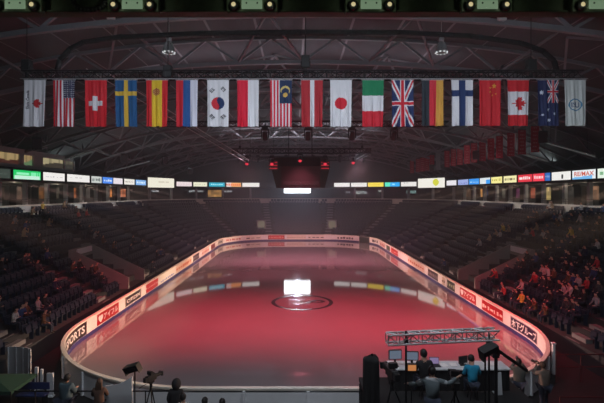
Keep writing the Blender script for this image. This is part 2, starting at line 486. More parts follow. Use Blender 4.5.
def pose_nodes(kind, arms, lean=0.0, fingers=False, w=1.0):
    N = {}; E = []
    def nd(k, p, r, par=None):
        N[k] = (Vector(p), r)
        if par: E.append((par, k))
    hz = .93 if kind == 'stand' else .52
    def L(y, z): return (y+lean*(z-hz), z)
    def q(x, y, z): yy, zz = L(y, z); return (x, yy, zz)
    nd('pelvis', (0, 0, hz), (.150*w, .115*w))
    nd('waist', q(0, -.005, hz+.18), (.135*w, .105*w), 'pelvis')
    nd('chest', q(0, 0, hz+.38), (.165*w, .118*w), 'waist')
    nd('neck', q(0, .015, hz+.555), .056, 'chest')
    nd('head', q(0, .035, hz+.665), (.082, .096), 'neck')
    nd('crown', q(0, .03, hz+.755), (.070, .082), 'head')
    nd('nose', q(0, .135, hz+.655), .014, 'head')
    for sx, sd in ((-1, 'l'), (1, 'r')):
        nd('ear'+sd, q(sx*.088, .02, hz+.665), .014, 'head')
        nd('sho'+sd, q(sx*.185, 0, hz+.475), .064*w, 'chest')
        a = arms[sd]
        nd('elb'+sd, a[0], .046*w, 'sho'+sd); nd('wri'+sd, a[1], .031, 'elb'+sd)
        el, wr = Vector(a[0]), Vector(a[1]); d = (wr-el).normalized()
        palm = wr+d*.07; nd('palm'+sd, palm, (.038, .022), 'wri'+sd)
        if fingers:
            side = d.cross(Vector((0, 0, 1)));
            side = side.normalized() if side.length > .05 else Vector((1, 0, 0))
            nrm = side.cross(d).normalized()
            for k, (o_, ln) in enumerate(((-.027, .062), (-.009, .072), (.009, .068), (.027, .052))):
                b0 = palm+side*o_+d*.028
                nd('f%d%s' % (k, sd), b0+d*.006, .0095, 'palm'+sd)
                nd('g%d%s' % (k, sd), b0+d*ln*.55-nrm*.006, .0085, 'f%d%s' % (k, sd))
                nd('h%d%s' % (k, sd), b0+d*ln*.9-nrm*.022, .0075, 'g%d%s' % (k, sd))
            nd('t0'+sd, palm-side*.036*sx*-1-d*.02, .011, 'palm'+sd)
            nd('t1'+sd, palm-side*.058*sx*-1+d*.02, .0095, 't0'+sd)
        nd('hip'+sd, (sx*.095, 0, hz-.05), .092*w, 'pelvis')
        if kind == 'stand':
            nd('kne'+sd, (sx*.105, .02, .49), .060, 'hip'+sd); nd('ank'+sd, (sx*.11, -.02, .09), .042, 'kne'+sd)
            nd('toe'+sd, (sx*.125, .15, .035), .036, 'ank'+sd)
        else:
            nd('kne'+sd, (sx*.12, .43, .50), .064, 'hip'+sd); nd('ank'+sd, (sx*.12, .40, .10), .042, 'kne'+sd)
            nd('toe'+sd, (sx*.13, .56, .04), .036, 'ank'+sd)
    return N, E
REG = {'pelvis': 2, 'hip': 2, 'kne': 2, 'ank': 2, 'toe': 3, 'waist': 1, 'chest': 1, 'sho': 1, 'elb': 1, 'wri': 1}
def seg_dist(p, a, c):
    d = c-a; t = max(0, min(1, (p-a).dot(d)/max(d.length_squared, 1e-9))); return (p-a-d*t).length
def region_mats(me, N, E, hairline=None):
    hc = N['head'][0]
    for f in me.polygons:
        c = f.center; best = min(E, key=lambda e: seg_dist(c, N[e[0]][0], N[e[1]][0])/ (max(N[e[1]][1]) if isinstance(N[e[1]][1], tuple) else N[e[1]][1]))
        k = best[1].rstrip('lr') if best[1] not in ('pelvis', 'waist', 'chest') else best[1]
        k = {'shol': 'sho', 'shor': 'sho', 'elbl': 'elb', 'elbr': 'elb', 'wril': 'wri', 'wrir': 'wri', 'hipl': 'hip', 'hipr': 'hip', 'knel': 'kne', 'kner': 'kne', 'ankl': 'ank', 'ankr': 'ank', 'toel': 'toe', 'toer': 'toe'}.get(best[1], best[1])
        r = REG.get(k, 0)
        if r == 0 and hairline and c.z > N['neck'][0].z+.06:
            d = c-hc
            if d.z > .05 or d.y < -.005: r = 4
        f.material_index = r
def spect_arms(v):
    hz = .52
    if v == 0: return {'l': [(-.26, .08, hz+.22), (-.16, .30, hz+.10)], 'r': [(.26, .08, hz+.22), (.16, .30, hz+.10)]}
    if v == 1: return {'l': [(-.28, .02, hz+.22), (-.10, .22, hz+.20)], 'r': [(.28, .02, hz+.22), (.10, .23, hz+.16)]}
    if v == 2: return {'l': [(-.27, .20, hz+.30), (-.10, .30, hz+.58)], 'r': [(.26, .08, hz+.22), (.15, .31, hz+.08)]}
    return {'l': [(-.25, .14, hz+.20), (-.05, .34, hz+.28)], 'r': [(.25, .14, hz+.20), (.05, .34, hz+.28)]}
SPM = []
for v in range(4):
    N, E = pose_nodes('sit', spect_arms(v), lean=(.05, -.08, .1, .22)[v], w=(1.0, .95, 1.08, 1.02)[v])
    me = skin_mesh(N, E, 'spectator', 1)
    for x in (M['skin'], M['jeans'], M['jeans'], M['shoes'], M['hair_d']): me.materials.append(x)
    region_mats(me, N, E, True); SPM.append(me)
CLOTH = {}
def clothm(name, c):
    if name not in CLOTH: CLOTH[name] = mat(name+'_cloth', c, .9, noise=.15, nscale=12)
    return CLOTH[name]
PAL = [('black', (.012, .012, .014, 1), 16), ('dark grey', (.05, .05, .055, 1), 10), ('navy', (.015, .02, .06, 1), 8), ('white', (.5, .49, .48, 1), 6),
       ('pale grey', (.33, .33, .35, 1), 6), ('red', (.40, .03, .04, 1), 4), ('orange', (.5, .12, .04, 1), 2), ('yellow', (.5, .36, .05, 1), 2),
       ('beige', (.38, .27, .18, 1), 4), ('dark blue', (.03, .06, .18, 1), 4), ('brown', (.12, .06, .03, 1), 4)]
ORD = ['first', 'second', 'third', 'fourth', 'fifth', 'sixth', 'seventh', 'eighth', 'ninth', 'tenth', 'eleventh', 'twelfth', 'thirteenth', 'fourteenth', 'fifteenth', 'sixteenth', 'seventeenth', 'eighteenth', 'nineteenth', 'twentieth']
# choose the seats taken
near_r = [k for k, (p, n, i, s) in enumerate(seats) if n.x > .99 and 18 < p.y < 44 and 300 > 0]
near_l = [k for k, (p, n, i, s) in enumerate(seats) if n.x < -.99 and 18 < p.y < 50]
taken = {}
def take(pool, cnt, wfn):
    c = 0; tries = 0
    while c < cnt and tries < 20000:
        tries += 1; k = R.choice(pool)
        if k in taken: continue
        p, n, i, s = seats[k]
        if R.random() > wfn(p, i): continue
        taken[k] = None; c += 1
def weight_r(p, i):
    y = CY+FPX*(CAMZ-p.z)/p.y; x = projx(p)
    if x > 612: return 0
    w_ = .12
    if 545 < x < 604 and 255 < y < 345: w_ = 1
    elif x > 500: w_ = .35
    return w_
def weight_l(p, i):
    x = projx(p)
    if x < -8: return 0
    return .5 if p.y < 34 else .15
take(near_r, 92, weight_r); take(near_l, 46, weight_l)
def pick_col():
    t = R.random()*sum(x[2] for x in PAL)
    for nm, c, w_ in PAL:
        t -= w_
        if t <= 0: return nm, c
    return PAL[0][:2]
by_row = {}
for k in taken:
    p, n, i, s = seats[k]; by_row.setdefault((n.x > 0, i), []).append((p.y, k))
for (right, i), lst in by_row.items():
    lst.sort()
    for q, (y, k) in enumerate(lst):
        p, n, _, s = seats[k]; cn, cc = pick_col()
        while not right and cn in ('orange', 'yellow', 'red', 'white') and R.random() < .7: cn, cc = pick_col()
        me = SPM[R.randrange(4)]
        o = bpy.data.objects.new('person', me); COL.objects.link(o)
        o.location = p-n*.02+Vector((0, 0, 0)); o.location += n*.06
        o.rotation_euler = (0, 0, math.atan2(-(-n.x), -n.y)+R.uniform(-.25, .25))
        sc = R.uniform(.93, 1.05); o.scale = (sc, sc, sc)
        o.material_slots[1].link = 'OBJECT'; o.material_slots[1].material = clothm(cn.replace(' ', '_'), cc)
        if R.random() < .4: o.material_slots[4].link = 'OBJECT'; o.material_slots[4].material = M['hair_b']
        tag(o, 'spectator in %s top, %s row of the %s stand, %s person from near end' % (cn, ORD[i], 'right' if right else 'left', ORD[q]), 'person', 'spectators in the %s stand' % ('right' if right else 'left'))
# seat meshes: a tip-up seat for each, the 300 nearest as things
free = [k for k in range(len(seats)) if k not in taken and 0 <= projx(seats[k][0]) <= 604]
free.sort(key=lambda k: seats[k][0].y)
near_set = set(free[:300])
sb = MB(); seat_geom(sb, (0, 0, 0), Vector((0, 1, 0)))
proto = None
cR = 0
for k in free[:300]:
    p, n, i, s = seats[k]
    if proto is None:
        o = proto = sb.build('arena_seat', M['seat'], bevel=.012)
    else:
        o = proto.copy(); COL.objects.link(o)
    o.location = p; o.rotation_euler = (0, 0, math.atan2(n.y, n.x)-pi/2)
    side = 'right' if n.x > 0 else 'left'
    tag(o, 'empty dark blue tip-up seat in the nearest rows of the %s stand' % side, 'seat', 'empty seats of the near %s stand' % side)
b = MB()
for k, (p, n, i, s) in enumerate(seats):
    if k in near_set: continue
    seat_geom(b, p, n)
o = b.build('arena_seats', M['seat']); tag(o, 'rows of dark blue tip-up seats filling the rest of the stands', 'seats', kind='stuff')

# ------------------------------------------------------------------ ice
b = MB(); ring = [rink(RLEN*k/240)[0] for k in range(240)]
b.v = [(p.x, p.y, 0.0) for p in ring]; b.face(list(range(240))[::-1])
o = b.build('ice_sheet', M['ice'], normals=True)
if o.data.polygons[0].normal.z < 0: o.data.flip_normals()
struct(o)
lg = empty('ice_logo', (0.02, 34, .002), 'dark circle with a swoosh painted in the red-lit ice', 'logo')
b = MB(); r0, r1, n = 2.06, 2.36, 72
for k in range(n):
    a, c = 2*pi*k/n, 2*pi*(k+1)/n
    b.quad((.02+r0*cos(a), 34+r0*sin(a), .004), (.02+r1*cos(a), 34+r1*sin(a), .004), (.02+r1*cos(c), 34+r1*sin(c), .004), (.02+r0*cos(c), 34+r0*sin(c), .004))
b.build('ring', M['logo'], lg)
sw = [(-.25, -.35), (.3, -.25), (.8, .25), (1.25, .45), (1.6, .30), (1.5, -.05), (1.0, -.25), (.55, -.20)]
b = MB(); m_ = len(sw)
def bez(t):
    k = min(int(t*(m_-1)), m_-2); f = t*(m_-1)-k
    g = lambda j: sw[max(0, min(m_-1, j))]
    r = []
    for ax in (0, 1):
        p0, p1, p2, p3 = g(k-1)[ax], g(k)[ax], g(k+1)[ax], g(k+2)[ax]
        r.append(.5*(2*p1+(p2-p0)*f+(2*p0-5*p1+4*p2-p3)*f*f+(3*p1-p0-3*p2+p3)*f**3))
    return Vector((r[0], r[1]))
for k in range(40):
    a, c = bez(k/40), bez((k+1)/40); d = (c-a).normalized(); nn = Vector((-d.y, d.x))
    w0 = .05+.13*sin(pi*k/40); w1 = .05+.13*sin(pi*(k+1)/40)
    q = [a-nn*w0, c-nn*w1, c+nn*w1, a+nn*w0]
    b.quad(*[(.02+v.x, 34+v.y, .005) for v in q])
b.build('swoosh', M['logo'], lg)
b = MB()
for r_, y_ in ((0, .62), (0, -.78)):
    for k in range(9):
        x = -1.0+k*.24; b.quad((.02+x, 34+y_, .004), (.02+x+.15, 34+y_, .004), (.02+x+.15, 34+y_+.28, .004), (.02+x, 34+y_+.28, .004))
b.build('mark', M['logo_p'], lg)

# ------------------------------------------------------------------ rink boards
BH = 1.08
boards = empty('rink_boards', (0, Y0-.2, 0), 'white rink boards carrying adverts all around the ice', 'rink boards')
gapA, gapB = find(lambda q: rink(q)[0], 359, S_L1+QA+HC, S_R0), find(lambda q: rink(q)[0], 369.5, S_L1+QA+HC, S_R0)
ss = [RLEN*k/320 for k in range(320)]
opn = [s for s in ss if s > gapB]+[s+RLEN for s in ss if s < gapA]
opn = [gapB]+opn+[gapA+RLEN]
def rs(s, off): return rink(s, off)
b = MB(); sweep(b, opn, rs, [(0, .2), (0, BH-.09)]); sweep(b, opn, rs, [(.12, BH-.09), (.12, 0)]); b.build('dasher_face', M['board'], boards)
b = MB(); sweep(b, opn, rs, [(.13, BH-.09), (.13, 0.0)], mi=0)
for k in range(0, 66):
    s = RLEN*k/66
    if gapA-.3 < s < gapB+.3: continue
    p, n = rink(s, .13); t = Vector((-n.y, n.x, 0)); b.frame(p-t*.05, t*.1, n*.09, Vector((0, 0, BH-.1)))
b.build('board_back', M['back'], boards)
b = MB(); sweep(b, opn, rs, [(-.015, BH-.09), (-.02, BH-.01), (-.005, BH), (.16, BH), (.175, BH-.02), (.17, BH-.09), (-.015, BH-.09)]); b.build('coping', M['coping'], boards)
b = MB(); sweep(b, opn, rs, [(0, .22), (-.02, .20), (-.02, 0)]); b.build('kick_plate', M['kick'], boards)
gate = empty('rink_gate', (rink((gapA+gapB)/2, .1)[0].x, rink((gapA+gapB)/2, .1)[0].y, 0), 'dark gate in the far right corner of the boards', 'gate')
gs = [gapA+(gapB-gapA)*k/8 for k in range(9)]
b = MB(); sweep(b, gs, rs, [(.05, 0), (.05, BH-.1), (.11, BH-.1), (.11, 0)]); b.build('gate_panel', M['blackm'], gate)
b = MB(); sweep(b, gs, rs, [(.0, BH-.1), (.0, BH), (.16, BH), (.16, BH-.1), (0, BH-.1)]); b.build('gate_rail', M['concrete_l'], gate)

S_LX = min((HC+QA*k/400 for k in range(401)), key=lambda q: projx(rink(q)[0]))
S_RX = max((S_R1+QA*k/400 for k in range(401)), key=lambda q: projx(rink(q)[0]))
def seg_of(side):
    return {'L': (S_LX, S_L1+QA*.8), 'F': (S_L1+QA*.25, S_R0-QA*.25), 'R': (S_R0-QA*.8, S_RX)}[side]
def advert(px0, px1, side, bg, txt=None, tm=None, z0=.27, z1=.95, pad=.1, label=None, marks=None):
    """a printed sheet on the inner board face; the reader stands on the ice"""
    s0, s1 = seg_of(side); a = find(lambda q: rink(q)[0], px0, s0, s1); c = find(lambda q: rink(q)[0], px1, s0, s1)
    def at(u, v, off): p = rink(a+(c-a)*u, off)[0]; return (p.x, p.y, z0+(z1-z0)*v)
    nn = max(6, int(abs(c-a)*12)); nv = 14
    b = MB(); b.grid(lambda u, v: at(u, 1-v, -.012), nn, nv, (lambda u, v: marks(u, v) or bg) if marks else (lambda u, v: bg))
    o = b.build('advert_sheet', M['boardprint'], boards)
    if label: o['label'] = label
    if txt:
        px = pad*.5
        lettering(txt, lambda x, y: at(px+(1-2*px)*x, pad*1.6+(1-3.2*pad)*y, -.022), tm or M['txtw'], o)
    return o
RED, BLK, NAVY = rgb(176, 22, 34), rgb(26, 20, 26), rgb(28, 26, 58)
WHT = rgb(232, 226, 220)
def dashes(col, n=7, v0=.3, v1=.7, seed=1):
    rr = random.Random(seed); ws = [rr.uniform(.45, .85) for _ in range(n)]; hs = [rr.uniform(0, .12) for _ in range(n)]
    def f(u, v):
        k = int(u*n); fu = u*n-k
        if k < n and .1 < fu < .1+ws[k] and v0+hs[k] < v < v1-hs[k]*.5: return col
    return f
def framed(col, inner, t=.08):
    return lambda u, v: col if (u < t*.5 or u > 1-t*.5 or v < t or v > 1-t) else inner(u, v)
advert(65.5, 86.5, 'L', BLK, 'SPORTS', M['txtw'], z0=.24, z1=1.0, pad=.14, label='black advert with grey white lettering on the near left corner')
advert(97, 118.5, 'L', RED, '♥アイフル', M['txtw'], label='red advert with white katakana on the left boards')
advert(125, 141, 'L', BLK, 'CITIZEN', M['txtw'], pad=.2, label='black advert with white capitals', marks=framed(rgb(150, 140, 130), lambda u, v: None, .1))
advert(146, 158, 'L', rgb(200, 30, 34), marks=dashes(rgb(235, 190, 180), 9, .36, .62, 3), label='bright red advert with a fine pale line of marks')
advert(160.5, 174, 'L', WHT, marks=dashes(rgb(50, 90, 180), 8, .62, .92, 4), label='white advert with blue marks along its foot')
advert(176, 191.5, 'L', rgb(226, 200, 180), marks=dashes(rgb(200, 95, 45), 8, .25, .7, 5), label='cream advert with orange marks')
advert(193, 199, 'L', rgb(45, 38, 45), marks=dashes(rgb(150, 140, 145), 5, .3, .7, 6), label='small dark advert')
advert(202, 209, 'L', rgb(226, 205, 195), marks=dashes(rgb(190, 60, 60), 5, .3, .75, 7), label='cream advert with red marks')
advert(211, 215, 'L', rgb(120, 45, 50), label='dull red advert')
advert(218, 223, 'L', rgb(170, 165, 160), marks=dashes(rgb(60, 60, 70), 3, .3, .75, 8), label='grey advert at the far left corner')
advert(226, 241, 'F', WHT, marks=dashes(rgb(190, 80, 80), 7, .3, .75, 9), label='white advert with red marks at far left')
advert(246, 261, 'F', rgb(228, 222, 205), marks=dashes(rgb(90, 80, 80), 3, .4, .7, 10), label='pale advert with dark marks')
advert(268, 284.5, 'F', rgb(205, 55, 48), marks=framed(rgb(170, 30, 34), dashes(rgb(232, 170, 150), 6, .38, .66, 11), .12), label='red advert on the far boards')
advert(287, 306, 'F', rgb(232, 222, 205), marks=dashes(rgb(190, 170, 150), 8, .35, .7, 12))
advert(308, 324, 'F', rgb(228, 222, 210), marks=dashes(rgb(60, 55, 55), 4, .4, .66, 13))
advert(337, 354, 'F', rgb(230, 224, 214), marks=dashes(rgb(40, 40, 60), 6, .25, .8, 14), label='white advert with dark marks at far right')
advert(372, 378, 'R', WHT, marks=dashes(rgb(60, 50, 60), 3, .2, .8, 15))
advert(380, 385, 'R', rgb(220, 190, 180), marks=dashes(rgb(180, 60, 60), 3, .3, .8, 16))
advert(386.5, 390, 'R', rgb(50, 70, 50), label='small dark green advert')
advert(391, 398, 'R', rgb(196, 35, 40), marks=dashes(rgb(235, 180, 170), 5, .4, .62, 17), label='small red advert on the far right boards')
advert(408, 424.5, 'R', rgb(230, 205, 190), marks=dashes(rgb(190, 95, 50), 8, .25, .65, 18), label='cream advert with orange marks on the right boards')
advert(428, 438, 'R', rgb(45, 38, 42), marks=dashes(rgb(140, 120, 120), 6, .3, .7, 19), label='dark advert in the middle of the right boards')
advert(442, 445, 'R', rgb(215, 200, 180), marks=dashes(rgb(120, 100, 80), 3, .3, .7, 20))
advert(447, 455, 'R', rgb(40, 50, 32), marks=dashes(rgb(190, 200, 160), 4, .25, .72, 21), label='dark green advert with pale marks')
advert(460, 476, 'R', RED, '♥アイフル', M['txtw'], label='red advert with white katakana on the right boards')
advert(482, 503, 'R', RED, marks=dashes(rgb(236, 214, 205), 7, .3, .72, 22), label='red advert with pale round marks on the right boards')
advert(510.5, 537.5, 'R', NAVY, '木下グループ', M['txtw'], label='navy advert with large white characters', marks=framed(rgb(190, 170, 180), lambda u, v: None, .05))
# gate post at the near right corner
s = find(lambda q: rink(q)[0], 546, S_R1-4, S_R1+QA*.6); p, n = rink(s, .3)
b = MB(); b.box((p.x, p.y, .7), (.12, .12, 1.4)); b.box((p.x, p.y, 1.43), (.18, .18, .06)); tag(b.build('gate_post', M['back'], bevel=.01), 'pale post standing behind the near right corner of the boards', 'post')

# ------------------------------------------------------------------ lit advert ring
def ringp(q, o=RINGO): return bowl(q, o)[0]
def ring_ad(px0, px1, side, colfn, label, big=False, txt=None, tm=None, z0=9.56, z1=10.42):
    if side == 'L': a, c = find(ringp, px0, 20, LU+QA+2), find(ringp, px1, 20, LU+QA+2)
    else: a, c = find(ringp, px0, ULEN-LU-QA-2, ULEN-20), find(ringp, px1, ULEN-LU-QA-2, ULEN-20)
    if big: z0, z1 = 9.25, 10.95
    p0, p1 = ringp(a, RINGO-.05), ringp(c, RINGO-.05)
    n = Vector((p1.y-p0.y, -(p1.x-p0.x), 0)).normalized()
    mid = (p0+p1)/2
    if n.dot(Vector((0, 45, 0))-Vector((mid.x, mid.y, 0))) < 0: n = -n
    if n.y > .0 and False: pass
    w = p1-p0
    root = empty('advert_board', (mid.x, mid.y, z0), label, 'advert board', 'lit advert boards around the arena')
    b = MB(); b.frame(p0-n*.12+Vector((0, 0, z0)), w, n*.16, Vector((0, 0, z1-z0))); b.build('housing', M['black'], root)
    e = w*.012; ez = .03
    def at(u, v, o_=.045): q = p0+e+(w-2*e)*u+n*o_; return (q.x, q.y, z0+ez+(z1-z0-2*ez)*v)
    b = MB(); nu = max(10, int(w.length*7)); b.grid(lambda u, v: at(u, 1-v), nu, 12, colfn); d = b.build('display', M['led'], root)
    if txt: lettering(txt, lambda x, y: at(.10+.84*x, .34+.5*y, .06), tm, d)
W1, W2 = rgb(228, 226, 222), rgb(236, 228, 205)
def plain(c): return lambda u, v: c
def marked(bg, fg, n=6, v0=.35, v1=.65, seed=1, u0=.1, u1=.9):
    d = dashes(fg, n, v0, v1, seed)
    return lambda u, v: (d((u-u0)/(u1-u0), v) if u0 < u < u1 else None) or bg
GRN = rgb(20, 190, 95)
def green_ad(u, v):
    if v > .62 and .04 < u < .96: return rgb(185, 225, 205)
    if .1 < u < .55 and .25 < v < .5: return rgb(140, 230, 180)
    if .6 < u < .95 and .2 < v < .55 and int(u*40) % 3: return rgb(120, 225, 165)
    return GRN
ring_ad(-14, 9.5, 'L', marked(rgb(52, 62, 56), rgb(80, 90, 84), 4, .4, .6, 1), 'unlit dark advert board left of the green one')
ring_ad(12, 40, 'L', green_ad, 'green lit advert board over the left stand')
ring_ad(42, 64, 'L', marked(W1, rgb(190, 188, 190), 5, .4, .6, 2), 'white advert board right beside the green one')
ring_ad(66, 89, 'L', marked(W1, rgb(200, 196, 196), 4, .3, .5, 3), 'second white advert board right of the green one')
ring_ad(90.5, 101, 'L', marked(rgb(190, 195, 190), rgb(60, 75, 80), 5, .25, .75, 4), 'white advert board with dark marks over the left stand')
ring_ad(101.8, 112, 'L', marked(rgb(70, 130, 225), rgb(210, 225, 245), 4, .35, .7, 5), 'blue advert board with pale marks over the left stand')
ring_ad(112.5, 122, 'L', plain(rgb(222, 214, 220)), 'pinkish white advert board right of the blue one')
ring_ad(123.5, 134, 'L', marked(rgb(226, 222, 214), rgb(150, 140, 135), 5, .35, .6, 6), 'white advert board with grey marks over the left stand')
ring_ad(135, 145.5, 'L', marked(rgb(120, 170, 225), rgb(225, 238, 250), 5, .3, .7, 7), 'pale blue advert board before the large left corner board')
ring_ad(147, 174, 'L', marked(rgb(230, 226, 208), rgb(205, 198, 180), 3, .3, .5, 8), 'large cream advert board at the left corner', big=True)
ring_ad(176, 191.5, 'L', marked(rgb(228, 212, 214), rgb(200, 180, 190), 5, .4, .6, 9), 'rosy white advert board next past the large left corner board')
ring_ad(193, 207, 'L', marked(rgb(226, 226, 200), rgb(190, 190, 165), 5, .4, .6, 10), 'cream advert board left of the cyan one')
ring_ad(208.5, 224.5, 'L', marked(rgb(30, 165, 190), rgb(200, 240, 245), 6, .3, .62, 11), 'cyan advert board at the far left')
def or_ad(u, v):
    d = dashes(rgb(225, 110, 50), 7, .2, .75, 12)(u, v); return d or (rgb(238, 170, 110) if u > .35 else rgb(225, 215, 215))
ring_ad(226, 241, 'L', or_ad, 'white advert board with orange marks at the far left')
ring_ad(242, 259.5, 'L', plain(rgb(226, 224, 220)), 'plain white advert board ending the far left row')
ring_ad(334, 350, 'R', plain(rgb(228, 226, 224)), 'plain white advert board starting the far right row')
ring_ad(351, 367, 'R', marked(W1, rgb(150, 150, 155), 5, .2, .36, 13), 'white advert board with grey marks left of the yellow one')
ring_ad(368, 384, 'R', marked(rgb(238, 215, 80), rgb(170, 130, 40), 6, .45, .6, 14), 'yellow advert board at the far right')
def cy_ad(u, v): return rgb(90, 225, 190) if u < .35 else (rgb(160, 225, 245) if .5 < u < .7 and .3 < v < .7 else rgb(40, 165, 235))
ring_ad(385, 400, 'R', cy_ad, 'cyan and green advert board at the far right')
ring_ad(401, 417, 'R', marked(W1, rgb(120, 125, 130), 4, .1, .3, 15, .1, .5), 'white advert board before the large right corner board')
def dot_ad(u, v):
    return rgb(205, 205, 60) if ((u-.68)/.11)**2+((v-.45)/.36)**2 < 1 else rgb(232, 230, 220)
ring_ad(418, 445.5, 'R', dot_ad, 'large white advert board with yellow disc at right corner', big=True)
ring_ad(447, 457, 'R', plain(rgb(222, 220, 226)), 'white advert board next past the large yellow disc board')
ring_ad(458.5, 469, 'R', marked(rgb(150, 165, 215), rgb(80, 100, 180), 5, .55, .8, 16), 'lilac advert board over the right stand')
ring_ad(469.5, 480, 'R', marked(rgb(40, 140, 225), rgb(190, 225, 250), 3, .5, .68, 17), 'bright blue advert board over the right stand')
ring_ad(480.5, 491, 'R', lambda u, v: rgb(50, 150, 230) if u > .62 and v > .3 else rgb(210, 218, 222), 'white and blue advert board over the right stand')
ring_ad(491.8, 503, 'R', marked(rgb(240, 230, 150), rgb(175, 165, 60), 5, .25, .7, 18), 'pale yellow advert board over the right stand')
ring_ad(504.3, 517.5, 'R', marked(rgb(236, 228, 170), rgb(110, 100, 70), 8, .3, .7, 19), 'cream advert board with dark marks left of the red pair')
ring_ad(518.7, 533.2, 'R', marked(rgb(215, 50, 65), rgb(245, 220, 220), 6, .2, .7, 20), 'red advert board with white marks, left of the red pair')
ring_ad(533.6, 545.5, 'R', marked(rgb(228, 60, 78), rgb(245, 200, 205), 4, .25, .7, 21), 'red advert board, right of the red pair')
ring_ad(545.8, 551.3, 'R', marked(rgb(50, 100, 175), rgb(170, 195, 225), 3, .3, .6, 22), 'narrow blue advert board beside the red pair')
ring_ad(552.5, 572, 'R', lambda u, v: rgb(50, 50, 52) if (.53 < u < .6 and .3 < v < .8) else W1, 'white advert board with a single dark upright mark')
def rm(u, v): return rgb(110, 175, 225) if v > .72-.25*u+.1 and u < .85 else rgb(220, 226, 230)
ring_ad(573, 597, 'R', rm, 'white and pale blue advert board with red lettering', txt='RE/MAX', tm=em('red_lettering', rgb(230, 90, 70), .8))
ring_ad(598.5, 622, 'R', marked(rgb(215, 228, 215), rgb(120, 170, 130), 4, .3, .7, 23), 'white advert board with green marks at the right edge')
# ------------------------------------------------------------------ concourse kiosks and signs
def kiosk(px, side, w, h, col, es, label, zoff=.0, cat='kiosk', rows=2):
    fn = lambda q: bowl(q, TOPO+4.6)[0]
    s = find(fn, px, 20, LU+QA+4) if side == 'L' else find(fn, px, ULEN-LU-QA-4, ULEN-15)
    p, n = bowl(s, TOPO+4.6); t = Vector((-n.y, n.x, 0)); z = Vector((0, 0, 1))
    root = empty('kiosk' if cat == 'kiosk' else 'lit_sign', (p.x, p.y, CF), label, cat)
    b = MB()
    if cat == 'kiosk':
        b.frame(p-t*(w/2+.1)+z*CF, t*(w+.2), n*.9, z*1.0)
        for q in (-1, 1): b.frame(p+t*(q*(w/2+.05)-.05)+z*CF, t*.1, n*.9, z*2.5)
        b.frame(p-t*(w/2+.1)-n*.15+z*(CF+2.4), t*(w+.2), n*1.05, z*.2)
        b.build('counter', M['fascia'], root)
    else:
        b.frame(p-t*(w/2+.04)+z*(CF+zoff-.04), t*(w+.08), n*.15, z*(h+.08)); b.build('casing', M['black'], root)
    z0 = CF+(1.02 if cat == 'kiosk' else zoff)
    o_ = .5 if cat == 'kiosk' else -.02
    rr = random.Random(int(px*10))
    cells = {}
    def cf(u, v):
        k = (int(u*5), int(v*3*rows/2))
        if k not in cells: cells[k] = rr.uniform(.25, 1.15)
        g = cells[k]; return (col[0]*g, col[1]*g, col[2]*g, 1)
    b = MB(); b.grid(lambda u, v: p+n*o_+t*(w*(u-.5))+z*(z0+h*(1-v)), 15, 9, cf)
    m = LEDM.setdefault(es, print_mat('lit_panel_%d' % int(es*100), .5, es)); b.build('lit_panel', m, root)
LEDM = {}
kiosk(2, 'L', 2.2, 1.3, rgb(70, 60, 50), .5, 'dim kiosk at the left edge of the concourse')
kiosk(24, 'L', 2.4, 1.35, rgb(120, 90, 75), .5, 'dim brown kiosk under the green advert board')
kiosk(44, 'L', 2.0, 1.35, rgb(170, 110, 60), .5, 'amber kiosk under the white boards on the left concourse')
kiosk(60, 'L', 1.5, 1.35, rgb(120, 110, 95), .4, 'pale brown kiosk second along from the amber kiosk')
kiosk(77, 'L', 1.6, 1.35, rgb(200, 110, 60), .5, 'small orange kiosk midway along the left concourse')
kiosk(90, 'L', 2.2, 1.35, rgb(110, 100, 95), .35, 'grey brown kiosk midway along the left concourse')
kiosk(111.5, 'L', 2.4, 1.4, rgb(245, 150, 80), .8, 'bright orange kiosk under the blue advert board')
kiosk(124, 'L', 2.6, 1.4, rgb(225, 130, 90), .65, 'orange kiosk right of the bright orange one')
kiosk(155, 'L', 1.8, .3, rgb(200, 205, 210), .6, 'thin white lit sign under the large left board', 1.9, 'sign')
kiosk(196, 'L', 3.2, .35, rgb(190, 195, 200), .5, 'thin white lit sign at the far left', 1.9, 'sign')
kiosk(215, 'L', 3.0, 1.4, rgb(215, 160, 90), .7, 'amber lit menu board beneath the cyan advert board', .9, 'sign')
kiosk(228, 'L', 1.6, .3, rgb(200, 205, 210), .5, 'thin white sign at far left right of the menu board', 1.9, 'sign')
kiosk(348, 'R', .8, .4, rgb(180, 190, 195), .4, 'small pale sign starting the far right row', 1.7, 'sign')
kiosk(361, 'R', 2.3, .6, rgb(190, 205, 205), .5, 'pale lit sign left of centre at the far right', 1.5, 'sign')
kiosk(381, 'R', 1.2, .4, rgb(200, 205, 200), .5, 'small white sign beneath the yellow advert board', 1.9, 'sign')
kiosk(411, 'R', 2.2, .6, rgb(150, 190, 185), .5, 'greenish lit sign left of the large disc board', 1.6, 'sign')
kiosk(466, 'R', 2.4, 1.35, rgb(130, 95, 70), .45, 'brown kiosk under the lilac advert board')
kiosk(480, 'R', 1.5, 1.4, rgb(235, 165, 95), .7, 'amber kiosk under the bright blue advert board')
kiosk(486, 'R', 1.2, 1.4, rgb(50, 90, 150), .5, 'blue kiosk beside the amber kiosk on the right')
kiosk(502, 'R', 2.0, 1.35, rgb(130, 125, 110), .4, 'grey kiosk under the cream advert board')
kiosk(516, 'R', 1.9, 1.3, rgb(140, 70, 110), .4, 'dim purple kiosk under the red advert boards')
kiosk(531, 'R', 2.0, 1.35, rgb(210, 105, 75), .5, 'red orange kiosk on the right concourse')
kiosk(547, 'R', 1.7, 1.5, rgb(225, 195, 120), .55, 'yellow lit menu board on the right concourse', .9, 'sign')
kiosk(566, 'R', 2.6, 1.35, rgb(75, 70, 66), .4, 'dark kiosk near the right edge of the concourse')
kiosk(590, 'R', 2.6, 1.5, rgb(185, 130, 95), .5, 'wooden toned kiosk at the right edge of the concourse')
